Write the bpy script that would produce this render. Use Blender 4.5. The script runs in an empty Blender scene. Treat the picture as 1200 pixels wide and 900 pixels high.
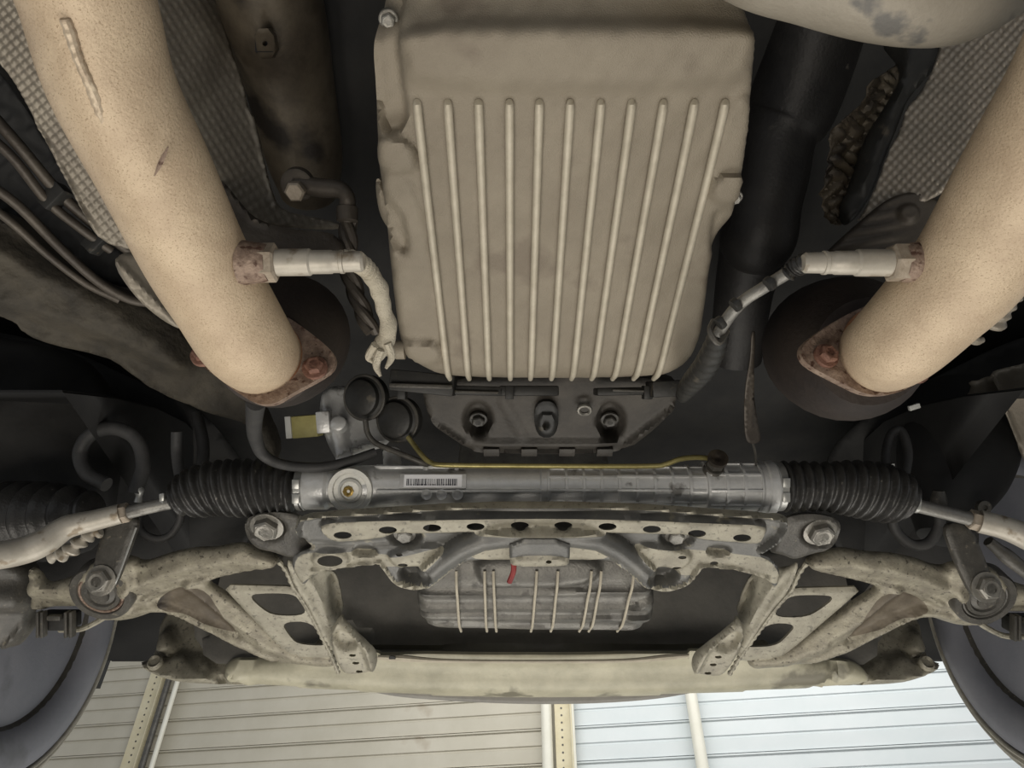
import bpy, bmesh, math, random
import numpy as np
from mathutils import Vector, Matrix
from mathutils.geometry import delaunay_2d_cdt
random.seed(7)
C = bpy.context.scene.collection
SC = bpy.context.scene

# ------------------------------------------------------------------ camera
F = 850.0; PITCH = math.radians(42); CAMZ = 1.45
cam = bpy.data.cameras.new('camera'); cam.sensor_width = 36; cam.lens = F/1200*36; cam.clip_start = .02
co = bpy.data.objects.new('camera', cam); C.objects.link(co)
co.location = (0, 0, CAMZ); co.rotation_euler = (math.pi/2+PITCH, 0, 0); SC.camera = co
CAM = Vector((0, 0, CAMZ)); FW = Vector((0, math.cos(PITCH), math.sin(PITCH)))
RT = Vector((1, 0, 0)); UP = Vector((0, -math.sin(PITCH), math.cos(PITCH)))
# ------------------------------------------------------------------ world, lights, exposure
w = bpy.data.worlds.new('world'); SC.world = w; w.use_nodes = True
w.node_tree.nodes['Background'].inputs[0].default_value = (.95, .97, 1, 1)
w.node_tree.nodes['Background'].inputs[1].default_value = .46
def area(name, loc, target, sx, sy, power, col):
    l = bpy.data.lights.new(name, 'AREA'); l.shape = 'RECTANGLE'; l.size = sx; l.size_y = sy; l.energy = power; l.color = col
    o = bpy.data.objects.new(name, l); C.objects.link(o); o.location = loc
    o.rotation_euler = (Vector(target)-Vector(loc)).to_track_quat('-Z', 'Y').to_euler()
area('floor_bounce_fill', (.1, 1.6, .12), (0, 1.0, 2), 2.4, 1.4, 36, (1, .96, .89))  # added fill, stands in for light bounced off the floor
area('camera_fill_light', (-.2, .15, .55), (0, .6, 2), 1.1, .6, 11, (1, .93, .83))  # added fill below the camera, brightens the rack and pan
area('wall_fill_light', (.6, 2.7, 3.6), (.6, 4.4, 1.9), 4.5, .5, 54, (1, .98, .93))  # added unseen fill that brightens the front wall
SC.view_settings.view_transform = 'Standard'; SC.view_settings.look = 'None'
SC.view_settings.exposure = 0.0; SC.view_settings.gamma = 1

# ------------------------------------------------------------------ materials
def lin(c):
    return tuple(((v/255)/12.92 if v/255 <= .04045 else ((v/255+.055)/1.055)**2.4) for v in c)+(1,)
def mat(name, c1, c2=None, scale=25, rough=.6, metal=0., bump=.15, bscale=300, spot=None, spot_scale=60, spot_at=.62):
    m = bpy.data.materials.new(name); m.use_nodes = True; N = m.node_tree.nodes; L = m.node_tree.links
    b = N['Principled BSDF']; b.inputs['Roughness'].default_value = rough; b.inputs['Metallic'].default_value = metal
    tc = N.new('ShaderNodeTexCoord')
    n = N.new('ShaderNodeTexNoise'); n.inputs['Scale'].default_value = scale; n.inputs['Detail'].default_value = 8; n.inputs['Roughness'].default_value = .65
    L.new(tc.outputs['Object'], n.inputs['Vector'])
    r = N.new('ShaderNodeValToRGB'); r.color_ramp.elements[0].position = .35; r.color_ramp.elements[1].position = .65
    r.color_ramp.elements[0].color = lin(c1); r.color_ramp.elements[1].color = lin(c2 or c1)
    L.new(n.outputs['Fac'], r.inputs['Fac']); out = r.outputs['Color']
    if spot:
        n2 = N.new('ShaderNodeTexNoise'); n2.inputs['Scale'].default_value = spot_scale; n2.inputs['Detail'].default_value = 5
        L.new(tc.outputs['Object'], n2.inputs['Vector'])
        r2 = N.new('ShaderNodeValToRGB'); r2.color_ramp.elements[0].position = spot_at; r2.color_ramp.elements[1].position = spot_at+.08
        r2.color_ramp.elements[0].color = (0, 0, 0, 1); r2.color_ramp.elements[1].color = (1, 1, 1, 1)
        mx = N.new('ShaderNodeMix'); mx.data_type = 'RGBA'; mx.inputs[7].default_value = lin(spot)
        L.new(n2.outputs['Fac'], r2.inputs['Fac']); L.new(r2.outputs['Color'], mx.inputs[0]); L.new(out, mx.inputs[6]); out = mx.outputs[2]
    L.new(out, b.inputs['Base Color'])
    if bump:
        n3 = N.new('ShaderNodeTexNoise'); n3.inputs['Scale'].default_value = bscale; n3.inputs['Detail'].default_value = 6
        L.new(tc.outputs['Object'], n3.inputs['Vector'])
        bp = N.new('ShaderNodeBump'); bp.inputs['Strength'].default_value = bump; bp.inputs['Distance'].default_value = .002
        L.new(n3.outputs['Fac'], bp.inputs['Height']); L.new(bp.outputs['Normal'], b.inputs['Normal'])
    return m
M = dict(
    pipe=mat('tan_exhaust_metal', (188, 167, 141), (206, 186, 158), 35, .5, .1, .3, 500, (168, 147, 121), 900, .57),
    weld=mat('pale_weld_metal', (176, 158, 136), (204, 188, 164), 120, .45, .2, .3),
    rust=mat('rusty_flange_metal', (108, 88, 76), (158, 138, 122), 110, .6, .2, .5, 400, (84, 60, 48), 170, .57),
    rustbolt=mat('rusty_bolt', (112, 78, 66), (140, 106, 90), 150, .6, .3, .4, 500),
    orange=mat('orange_gasket', (150, 104, 74), (176, 130, 96), 120, .7, 0, .3),
    pan=mat('dusty_cast_aluminium', (134, 125, 110), (146, 137, 121), 14, .55, .15, .4, 900, (126, 116, 102), 12, .58),
    panrib=mat('pale_pan_rib', (178, 170, 152), (196, 188, 170), 40, .5, .15, .2, 600),  # rib and lip colour, paler than the pan body
    alu=mat('grey_cast_aluminium', (200, 200, 198), (218, 218, 216), 40, .36, .35, .2, 300, (140, 138, 134), 40, .62),
    alud=mat('dull_cast_aluminium', (112, 110, 106), (142, 140, 134), 30, .45, .45, .3, 300, (98, 96, 92), 40, .62),
    disc=mat('machined_cap', (200, 200, 194), (216, 214, 206), 60, .4, .3, .1),
    brass=mat('brass', (176, 150, 84), (150, 122, 62), 60, .35, .7, .1),
    oliv=mat('olive_zinc_pipe', (140, 130, 82), (168, 158, 106), 40, .35, .6, .1),
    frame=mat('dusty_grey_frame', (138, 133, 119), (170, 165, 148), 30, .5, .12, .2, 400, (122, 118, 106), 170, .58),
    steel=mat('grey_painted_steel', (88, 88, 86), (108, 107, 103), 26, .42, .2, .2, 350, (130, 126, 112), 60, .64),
    mount=mat('matt_silver_casting', (140, 133, 120), (158, 151, 138), 14, .6, .2, .25, 300, (110, 108, 104), 26, .6),
    engine=mat('grey_engine_casting', (96, 94, 90), (120, 118, 112), 30, .42, .35, .3, 300, (84, 82, 78), 50, .6),
    housing=mat('dull_brown_housing', (62, 58, 53), (82, 77, 70), 20, .55, .2, .3, 200),
    framed=mat('dark_frame_paint', (66, 64, 60), (90, 87, 81), 40, .45, .15, .3, 350, (116, 110, 98), 150, .64),
    arm=mat('dirty_cast_arm', (128, 122, 108), (158, 152, 134), 60, .5, .3, .35, 300, (88, 83, 72), 190, .6),
    rubber=mat('black_rubber', (42, 41, 40), (58, 57, 55), 40, .38, 0, .3, 300, (120, 116, 108), 160, .68),
    rubberd=mat('dark_hose_rubber', (50, 50, 50), (68, 67, 66), 30, .6, 0, .2),
    plastic=mat('black_plastic', (34, 34, 33), (50, 49, 46), 30, .5, 0, .15, 200, (86, 80, 70), 50, .64),
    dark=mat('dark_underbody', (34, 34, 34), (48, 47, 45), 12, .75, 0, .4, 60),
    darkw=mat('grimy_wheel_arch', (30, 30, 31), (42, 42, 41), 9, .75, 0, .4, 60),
    dirt=mat('dirt_caked_rail', (58, 54, 47), (82, 76, 65), 22, .75, 0, .9, 130, (118, 109, 91), 13, .68),
    shield=mat('dimpled_heat_shield', (128, 120, 108), (150, 142, 128), 30, .45, .25, .2, 300),
    shieldl=mat('lit_dimpled_shield', (162, 154, 142), (182, 172, 158), 30, .42, .3, .2, 300),  # lighter copy for the right shield, missing light put into its colour
    shieldd=mat('brown_heat_shield', (70, 64, 58), (92, 85, 76), 20, .5, .3, .3, 200),
    tubebrown=mat('brown_stained_tube', (70, 62, 52), (112, 102, 86), 11, .5, .3, .2, 200, (52, 46, 40), 9, .55),
    tubedark=mat('sooty_dark_tube', (36, 35, 35), (52, 50, 48), 14, .5, .2, .3, 200, (90, 86, 80), 40, .68),
    cat=mat('scorched_brown_metal', (42, 36, 34), (58, 50, 45), 14, .6, .3, .3, 200),
    sleeve=mat('woven_glass_sleeve', (176, 168, 150), (198, 190, 172), 60, .75, 0, .8, 900),
    sensor=mat('sensor_steel', (168, 162, 150), (190, 184, 172), 40, .48, .3, .1, 300, (140, 128, 110), 50, .6),
    nut=mat('tarnished_nut', (150, 138, 122), (176, 164, 148), 90, .5, .3, .3),
    bolt=mat('zinc_bolt', (120, 118, 112), (150, 146, 138), 80, .4, .6, .2),
    zinc=mat('bright_band', (170, 170, 166), (190, 190, 186), 50, .35, .6, .1),
    paper=mat('label_paper', (244, 245, 248), (250, 250, 252), 50, .6, 0, 0),
    ink=mat('barcode_ink', (40, 42, 54), (50, 52, 62), 50, .6, 0, 0),
    yellow=mat('yellow_sticker', (150, 142, 88), (168, 160, 102), 60, .6, 0, 0),
    white=mat('white_plastic', (205, 205, 200), (216, 216, 210), 40, .5, 0, 0),
    red=mat('red_wire', (120, 34, 34), (140, 44, 42), 40, .5, 0, 0),
    tyre=mat('dusty_tyre_rubber', (116, 118, 126), (130, 131, 138), 8, .6, 0, .15, 200, (100, 101, 106), 6, .64),
    tread=mat('worn_tyre_shoulder', (130, 127, 118), (160, 156, 144), 30, .6, 0, .5, 200),
    tray=mat('dusty_undertray', (156, 152, 132), (194, 189, 166), 9, .45, .05, .15, 150, (120, 116, 100), 12, .6),
    trayd=mat('black_undertray', (120, 118, 113), (140, 137, 130), 14, .5, 0, .3, 150),
    beige=mat('beige_wall_panel', (184, 179, 163), (194, 189, 174), 3, .5, .05, .03, 50, (170, 160, 142), 3, .68),
    blue=mat('pale_blue_wall_panel', (206, 214, 216), (214, 220, 222), 3, .5, .05, .03, 50),
    post=mat('ivory_post', (206, 196, 164), (216, 208, 180), 12, .5, .1, .1),
    pipew=mat('white_post', (222, 220, 206), (230, 228, 216), 8, .4, 0, .05),
    floor=mat('workshop_floor', (120, 118, 112), (134, 132, 126), 2, .6, 0, .1),
)

# ------------------------------------------------------------------ geometry helpers
def P(px, py, d): return CAM + (FW + RT*((px-600)/F) + UP*((450-py)/F))*d
def dh(py, h): return h/(FW.z + UP.z*(450-py)/F)
def H(px, py, h): return P(px, py, dh(py, h))
def V(p, d=None):
    if isinstance(p, Vector): return p
    return P(*p) if len(p) == 3 else P(p[0], p[1], d)
def finish(o, ang=35):
    for p in o.data.polygons: p.use_smooth = True
    o.data.set_sharp_from_angle(angle=math.radians(ang))
def obj(name, bm, m, parent=None, label=None, cat=None, group=None, kind=None, ang=35, thick=0):
    org = parent['_o'] if parent is not None else None
    if org is None:
        s = Vector(); n = 0
        for v in bm.verts: s += v.co; n += 1
        o0 = s/max(n, 1)
    else: o0 = Vector(org)
    for v in bm.verts: v.co -= o0
    me = bpy.data.meshes.new(name); bm.to_mesh(me); bm.free(); me.materials.append(M[m] if isinstance(m, str) else m)
    o = bpy.data.objects.new(name, me); C.objects.link(o); o.parent = parent
    if parent is None: o.location = o0
    o['_o'] = tuple(o0)
    if label: o['label'] = label
    if cat: o['category'] = cat
    if group: o['group'] = group
    if kind: o['kind'] = kind
    finish(o, ang)
    if thick:
        md = o.modifiers.new('thickness', 'SOLIDIFY'); md.thickness = thick; md.offset = -1
    return o
def thing(name, label, cat, at, group=None):
    o = bpy.data.objects.new(name, None); C.objects.link(o); o.location = at; o.empty_display_size = .03
    o['_o'] = tuple(at); o['label'] = label; o['category'] = cat
    if group: o['group'] = group
    return o
def cat_rom(pts, n):
    q = [pts[0]*2-pts[1]]+pts+[pts[-1]*2-pts[-2]]; out = []
    for i in range(1, len(q)-2):
        a, b, c, d = q[i-1:i+3]
        for k in range(n):
            t = k/n; out.append(.5*((2*b)+(c-a)*t+(2*a-5*b+4*c-d)*t*t+(3*b-a-3*c+d)*t*t*t))
    out.append(pts[-1]); return out
def tube_bm(pts, rad, seg=14, n=6, d=None, ridge=None, cap=True, bm=None, flat=1.0):
    """swept tube; rad = list per point (or one number); ridge=(pitch_m, amplitude, slant)"""
    bm = bm or bmesh.new()
    pts = [V(p, d) for p in pts]
    if isinstance(rad, (int, float)): rad = [rad]*len(pts)
    rv = [Vector((r, 0, 0)) for r in rad]
    if n > 1 or ridge:
        if ridge: n = max(n, 26)
        C1 = cat_rom(pts, n) if len(pts) > 2 else [pts[0].lerp(pts[1], k/(n*2)) for k in range(n*2+1)]
        R1 = [v.x for v in cat_rom(rv, n)] if len(pts) > 2 else [rad[0]+(rad[1]-rad[0])*k/(n*2) for k in range(n*2+1)]
    else: C1, R1 = pts, rad
    if ridge:   # resample evenly, finely
        L = [0]
        for a, b in zip(C1, C1[1:]): L.append(L[-1]+(b-a).length)
        m = int(L[-1]/ridge[0]*8)+1; ss = np.linspace(0, L[-1], m)
        X = [np.interp(ss, L, [p[i] for p in C1]) for i in range(3)]; R0 = np.interp(ss, L, R1)
        C1 = [Vector((X[0][i], X[1][i], X[2][i])) for i in range(m)]
        R1 = [max(.0008, R0[i]+ridge[1]*math.sin(ss[i]/ridge[0]*2*math.pi)) for i in range(m)]
    up = None; rings = []
    for i, c in enumerate(C1):
        t = (C1[min(i+1, len(C1)-1)]-C1[max(i-1, 0)]).normalized()
        if up is None: up = (CAM-c).cross(t).normalized().cross(t)*-1; up = up-t*up.dot(t)
        up = (up-t*up.dot(t)).normalized(); sd = t.cross(up)
        sl = ridge[2] if ridge and len(ridge) > 2 else 0
        rings.append([bm.verts.new(c+(up*math.cos(a)*flat+sd*math.sin(a))*R1[i]+t*(sl*R1[i]*math.sin(a)*math.sin(math.pi*i/(len(C1)-1)))) for a in [2*math.pi*k/seg for k in range(seg)]])
    for a, b in zip(rings, rings[1:]):
        for k in range(seg): bm.faces.new((a[k], a[(k+1) % seg], b[(k+1) % seg], b[k]))
    if cap: bm.faces.new(rings[0][::-1]); bm.faces.new(rings[-1])
    bmesh.ops.recalc_face_normals(bm, faces=bm.faces)
    return bm
def tube(name, pts, rad, m, parent=None, **k):
    ok = {a: k.pop(a) for a in ('label', 'cat', 'group', 'kind', 'ang') if a in k}
    return obj(name, tube_bm(pts, rad, **k), m, parent, **ok)
def frame_of(n):
    n = n.normalized(); a = Vector((1, 0, 0)) if abs(n.x) < .9 else Vector((0, 1, 0))
    u = (a-n*a.dot(n)).normalized(); return u, n.cross(u), n
def lathe_bm(c, n, prof, seg=28, bm=None, ph=0):
    """profile [(height along n, radius)]"""
    bm = bm or bmesh.new(); u, v, n = frame_of(n); rings = []
    for h, r in prof:
        r = max(r, .0002)
        rings.append([bm.verts.new(c+n*h+(u*math.cos(a)+v*math.sin(a))*r) for a in [ph+2*math.pi*k/seg for k in range(seg)]])
    for a, b in zip(rings, rings[1:]):
        for k in range(seg): bm.faces.new((a[k], a[(k+1) % seg], b[(k+1) % seg], b[k]))
    bm.faces.new(rings[0][::-1]); bm.faces.new(rings[-1])
    bmesh.ops.recalc_face_normals(bm, faces=bm.faces); return bm
def lathe(name, c, n, prof, m, parent=None, seg=28, ph=0, **k): return obj(name, lathe_bm(c, n, prof, seg, None, ph), m, parent, **k)
def bolt(c, n, r, m='bolt', parent=None, name='bolt', ph=.3, label=None):
    """washer + chamfered hexagon head with a dished centre"""
    bm = lathe_bm(c, n, [(-.002, r*1.45), (.0015, r*1.45), (.002, r*1.3)], 22)
    u, v, nn = frame_of(n)
    lathe_bm(c+nn*.002, n, [(0, r*1.1), (r*.55, r*1.1), (r*.7, r*.92)], 6, bm, ph)
    lathe_bm(c+nn*(.002+r*.68), n, [(0, r*.8), (r*.06, r*.74), (r*.02, r*.5), (r*.02, .001)], 18, bm)
    return obj(name, bm, m, parent, label=label, ang=25)
def box_bm(c, u, v, n, bev=.0, bm=None):
    """c centre, u v n half vectors"""
    bm2 = bmesh.new(); vs = [bm2.verts.new(c+u*a+v*b+n*e) for a in (-1, 1) for b in (-1, 1) for e in (-1, 1)]
    for f in ((0, 1, 3, 2), (4, 6, 7, 5), (0, 4, 5, 1), (2, 3, 7, 6), (0, 2, 6, 4), (1, 5, 7, 3)): bm2.faces.new([vs[i] for i in f])
    bmesh.ops.recalc_face_normals(bm2, faces=bm2.faces)
    if bev: bmesh.ops.bevel(bm2, geom=bm2.edges[:], offset=bev, segments=2, affect='EDGES', profile=.5)
    if bm is None: return bm2
    me = bpy.data.meshes.new('t'); bm2.to_mesh(me); bm2.free(); bm.from_mesh(me); bpy.data.meshes.remove(me); return bm
def pbox(x0, y0, x1, y1, d, dep, bev=.001, bm=None, rot=0, tilt=None):
    """a real box whose near face spans the given picture rectangle at depth d"""
    c = P((x0+x1)/2, (y0+y1)/2, d); s = d/F; n = (tilt or -FW).normalized()
    u = RT*math.cos(rot)+UP*math.sin(rot); u = (u-n*u.dot(n)).normalized(); v = n.cross(u)
    return box_bm(c-n*dep/2, u*((x1-x0)/2*s), v*((y1-y0)/2*s), n*dep/2, bev, bm)
def chaikin(p, it=2, closed=True):
    p = [np.array(a, float) for a in p]
    for _ in range(it):
        q = []
        for i in range(len(p)):
            a, b = p[i], p[(i+1) % len(p)]; q += [a*.75+b*.25, a*.25+b*.75]
        p = q
    return p
def resample(p, step):
    out = []
    for i in range(len(p)):
        a, b = p[i], p[(i+1) % len(p)]; l = np.linalg.norm(b-a); n = max(1, int(round(l/step)))
        for k in range(n): out.append(a+(b-a)*k/n)
    # merge points that came too close
    res = [out[0]]
    for q in out[1:]:
        if np.linalg.norm(q-res[-1]) > step*.35: res.append(q)
    if np.linalg.norm(res[-1]-res[0]) < step*.35: res.pop()
    return np.array(res)
def ell(cx, cy, rx, ry, n=20, rot=0): return [(cx+rx*math.cos(t)*math.cos(rot)-ry*math.sin(t)*math.sin(rot), cy+rx*math.cos(t)*math.sin(rot)+ry*math.sin(t)*math.cos(rot)) for t in [2*math.pi*k/n for k in range(n)]]
def segdist(X, poly, closed=True):
    A = np.asarray(poly, float); B = np.roll(A, -1, 0) if closed else A[1:]
    if not closed: A = A[:-1]
    d = np.full(len(X), 1e9)
    for a, b in zip(A, B):
        ab = b-a; t = np.clip(((X-a)@ab)/max(ab@ab, 1e-9), 0, 1); d = np.minimum(d, np.linalg.norm(X-(a+t[:, None]*ab), axis=1))
    return d
def inside(X, poly):
    A = np.asarray(poly, float); B = np.roll(A, -1, 0); c = np.zeros(len(X), bool)
    for a, b in zip(A, B):
        if a[1] == b[1]: continue
        k = ((a[1] > X[:, 1]) != (b[1] > X[:, 1])) & (X[:, 0] < (b[0]-a[0])*(X[:, 1]-a[1])/(b[1]-a[1])+a[0]); c ^= k
    return c
def sstep(x): x = np.clip(x, 0, 1); return x*x*(3-2*x)
class Plane:
    """a plane standing in the car; picture rays are only used to find the real points on it"""
    def __init__(s, a, b=None, c=None):
        if b is None: s.o = H(600, 450, a); s.n = Vector((0, 0, -1))
        else:
            a, b, c = V(a), V(b), V(c); s.o = a; s.n = (b-a).cross(c-a).normalized()
            if s.n.dot(CAM-a) < 0: s.n = -s.n
        s.v = (s.n*.4-FW*.6).normalized()      # pressing direction of the sheet
    def at(s, px, py, h=0):
        r = FW+RT*((px-600)/F)+UP*((450-py)/F); t = (s.o-CAM).dot(s.n)/r.dot(s.n); return CAM+r*t+s.v*h
    def d(s, px, py): return (s.at(px, py)-CAM).dot(FW)
def heights(X, feats):
    h = np.zeros(len(X))
    for f in feats:
        k = f[0]
        if k == 'poly':      # points, height, slope width: raised or sunk field
            pl = chaikin(f[1], 2); sd = segdist(X, pl); sd = np.where(inside(X, pl), sd, -sd); h += f[2]*sstep(sd/f[3]+.5)
        elif k == 'line':    # points, half width, height, slope
            sd = segdist(X, f[1], False); h += f[3]*sstep((f[2]-sd)/f[4]+.5)
        elif k == 'dome':    # half-round ridge along a line
            sd = segdist(X, f[1], False); h += f[3]*np.sqrt(np.clip(1-(sd/f[2])**2, 0, 1))
        elif k == 'fn': h += f[1](X)
    return h
def stamp_bm(outline, plane, feats=(), holes=(), step=4, rim=None, skirt=0, rnd=2, flare=0, paint=()):
    ol = resample(chaikin(outline, rnd), step); hs = [resample(chaikin(q, 1) if len(q) > 8 else chaikin(q, 2), step*.7) for q in holes]
    mn, mx = ol.min(0), ol.max(0)
    gx, gy = np.meshgrid(np.arange(mn[0]+step*.5, mx[0], step), np.arange(mn[1]+step*.5, mx[1], step)); gx[1::2] += step*.5
    X = np.c_[gx.ravel(), gy.ravel()]; k = inside(X, ol) & (segdist(X, ol) > step*.55)
    for q in hs: k &= ~inside(X, q) & (segdist(X, q) > step*.5)
    X = X[k]; allp = np.vstack([ol]+hs+[X]); edges = []; s = 0
    for q in [ol]+hs:
        edges += [(s+i, s+(i+1) % len(q)) for i in range(len(q))]; s += len(q)
    for q in paint:
        if q[0] == 'area':
            a = resample(chaikin(q[1], 2), step); k = len(allp); near = segdist(allp[s:], a) > step*.45 if k > s else np.ones(0, bool)
            if k > s: allp = np.vstack([allp[:s], allp[s:][near]])
            allp = np.vstack([allp[:s], a, allp[s:]]); edges += [(s+i, s+(i+1) % len(a)) for i in range(len(a))]; s += len(a)
    r = delaunay_2d_cdt([Vector(p) for p in allp], edges, [], 0, 1e-5)
    vs = np.array([tuple(v) for v in r[0]]); fc = [f for f in r[2]]
    cen = np.array([vs[list(f)].mean(0) for f in fc]); keep = inside(cen, ol)
    for q in hs: keep &= ~inside(cen, q)
    h = heights(vs, feats)
    if rim:
        sd = segdist(vs, ol); h -= rim[1]*(1-np.sqrt(np.clip(1-(1-np.clip(sd/rim[0], 0, 1))**2, 0, 1)))
    bm = bmesh.new(); bv = [bm.verts.new(plane.at(p[0], p[1], float(z))) for p, z in zip(vs, h)]
    mi = np.zeros(len(fc), int)
    for q in paint:          # (kind, points, half width, material): areas or edges set in a second material
        hit = inside(cen, chaikin(q[1], 2)) if q[0] == 'area' else segdist(cen, q[1], False) < q[2]
        mi[hit] = q[3]
    for f, ok, mm in zip(fc, keep, mi):
        if ok:
            try: bm.faces.new([bv[i] for i in f]).material_index = int(mm)
            except ValueError: pass
    bmesh.ops.delete(bm, geom=[v for v in bm.verts if not v.link_faces], context='VERTS')
    bm.normal_update(); bm.faces.ensure_lookup_table()
    if bm.faces and sum(f.normal.dot(plane.n)*f.calc_area() for f in bm.faces) < 0: bmesh.ops.reverse_faces(bm, faces=bm.faces)
    if skirt:
        e = [x for x in bm.edges if x.is_boundary]; cc = plane.at(*((mn+mx)/2))
        for stage in (1,):
            g = bmesh.ops.extrude_edge_only(bm, edges=e)['geom']
            for v in g:
                if isinstance(v, bmesh.types.BMVert):
                    v.co -= plane.v*skirt
                    if flare: dv = v.co-cc; dv -= plane.n*dv.dot(plane.n); v.co += dv.normalized()*flare
    return bm
def stamp(name, outline, plane, m, parent=None, feats=(), holes=(), step=4, rim=None, skirt=0, thick=0, rnd=2, flare=0, paint=(), mats=(), **k):
    o = obj(name, stamp_bm(outline, plane, feats, holes, step, rim, skirt, rnd, flare, paint), m, parent, thick=thick, ang=k.pop('ang', 50), **k)
    for x in mats: o.data.materials.append(M[x])
    return o
def ring_bm(c, n, r, t, seg=40, m=8):
    """torus"""
    bm = bmesh.new(); u, v, n = frame_of(n); rr = []
    for k in range(seg):
        a = 2*math.pi*k/seg; d = u*math.cos(a)+v*math.sin(a)
        rr.append([bm.verts.new(c+d*(r+t*math.cos(b))+n*(t*math.sin(b))) for b in [2*math.pi*j/m for j in range(m)]])
    for i in range(seg):
        for j in range(m): bm.faces.new((rr[i][j], rr[(i+1) % seg][j], rr[(i+1) % seg][(j+1) % m], rr[i][(j+1) % m]))
    bmesh.ops.recalc_face_normals(bm, faces=bm.faces); return bm
def mir(p, s=1272, dy=0): return [((s-a[0]), a[1]+dy)+tuple(a[2:]) for a in p]

# ================================================================== SETTING
YAW = math.radians(-10.6)
WO = Vector((0, 4.5, 0)); WU = Vector((math.cos(YAW), math.sin(YAW), 0)); WN = Vector((WU.y, -WU.x, 0))  # WN towards the car
def wallpt(u, z, n=0): return WO+WU*u+Vector((0, 0, z))+WN*n
wall = obj('wall_front', box_bm(wallpt(0, 2, -.06), WU*5, Vector((0, 0, 2)), WN*.03), 'beige', kind='structure')
def wall_u(px, py):
    r = FW+RT*((px-600)/F)+UP*((450-py)/F); t = (WO-CAM).dot(WN)/r.dot(WN); q = CAM+r*t-WO; return q.dot(WU), q.z
UL, UM, UR = wall_u(180, 850)[0], wall_u(655, 850)[0], wall_u(815, 850)[0]
def panel_bm(u0, u1, z, hgt):
    """ribbed metal cladding board: flat, groove, flat, raised bead"""
    prof = [(0, 0), (0, .012), (.40, .014), (.43, .006), (.47, .006), (.50, .014), (.90, .012), (.93, .024), (.97, .024), (1.0, .004), (1, 0)]
    bm = bmesh.new(); a = [bm.verts.new(wallpt(u0, z+t*hgt, n-.03)) for t, n in prof]; b = [bm.verts.new(wallpt(u1, z+t*hgt, n-.03)) for t, n in prof]
    for i in range(len(prof)-1): bm.faces.new((a[i], b[i], b[i+1], a[i+1]))
    bm.faces.new(a); bm.faces.new(b[::-1]); bmesh.ops.recalc_face_normals(bm, faces=bm.faces); return bm
for (u0, u1, m) in ((-4.5, UM-.09, 'beige'), (UM+.09, UR-.02, 'blue'), (UR+.02, 4.2, 'blue')):
    first = None
    for k in range(20):
        if first is None: first = obj('panel', panel_bm(u0, u1, 0, .184), m, wall)
        else:
            c = first.copy(); C.objects.link(c); c.location = (0, 0, k*.186)
obj('floor', box_bm(Vector((0, 1, -.05)), Vector((6, 0, 0)), Vector((0, 6, 0)), Vector((0, 0, .05))), 'floor', kind='structure')

def holed_post(label, u, w, lean):
    t = thing('door_track', label, 'track', wallpt(u, 0, .03))
    bm = box_bm(wallpt(u, 1.9, .02), WU*(w*.5), Vector((0, 0, 1.9)), WN*.004)
    obj('track_plate', bm, 'post', t)
    obj('track_flange', box_bm(wallpt(u+w*.5, 1.9, .045), WU*.003, Vector((0, 0, 1.9)), WN*.028), 'post', t)
    bm = bmesh.new()
    for k in range(60): lathe_bm(wallpt(u-w*.1, 1.4+k*.04, .0245), WN, [(0, .006), (.001, .006)], 8, bm)
    obj('hole', bm, 'framed', t, kind='stuff')
    return t
holed_post('ivory perforated vertical track on the wall below the left tyre', UL-.06, .13, 0)
tube('post', [wallpt(UL+.05, 0, .06), wallpt(UL+.05, 3.8, .06)], .02, 'framed', label='narrow brown stained post beside the perforated track at left', cat='post')
tube('post', [wallpt(UL+.11, 0, .05), wallpt(UL+.11, 3.8, .05)], .016, 'pipew', label='thin pale post right of the brown stained one at left', cat='post')
holed_post('ivory perforated track between the beige and the pale blue wall panels', UM+.03, .10, 0)
tube('post', [wallpt(UM-.065, 0, .05), wallpt(UM-.065, 3.8, .05)], .032, 'pipew', label='thick white post at the edge of the beige wall panels', cat='post')
tube('post', [wallpt(UM+.085, 0, .05), wallpt(UM+.085, 3.8, .05)], .013, 'pipew', label='slim white rod right of the centre perforated track', cat='post')
tube('post', [wallpt(UR, 0, .05), wallpt(UR, 3.8, .05)], .034, 'pipew', label='single white post standing before the pale blue wall panels', cat='post')

# car body shell that closes the view upward (floor pan, wheel arches, engine bay front)
Z = CAMZ
sh = thing('car_floorpan', 'dark grimy underbody above and behind all the mechanical parts', 'car body', (0, .3, Z+.95))
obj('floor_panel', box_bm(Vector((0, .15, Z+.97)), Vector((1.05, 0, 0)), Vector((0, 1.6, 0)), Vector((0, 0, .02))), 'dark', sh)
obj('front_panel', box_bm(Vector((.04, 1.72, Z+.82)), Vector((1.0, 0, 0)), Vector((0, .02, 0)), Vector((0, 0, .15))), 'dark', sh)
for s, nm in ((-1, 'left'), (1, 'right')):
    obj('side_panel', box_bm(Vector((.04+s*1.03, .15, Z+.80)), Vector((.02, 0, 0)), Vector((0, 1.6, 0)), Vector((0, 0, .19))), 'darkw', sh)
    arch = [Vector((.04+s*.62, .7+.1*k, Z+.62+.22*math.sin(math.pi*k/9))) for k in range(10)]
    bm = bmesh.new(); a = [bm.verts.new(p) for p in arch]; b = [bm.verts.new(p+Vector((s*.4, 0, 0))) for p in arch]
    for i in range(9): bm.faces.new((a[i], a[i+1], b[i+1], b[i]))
    bm.faces.new(a); obj('wheel_arch', bm, 'darkw', sh, thick=.004)

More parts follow.
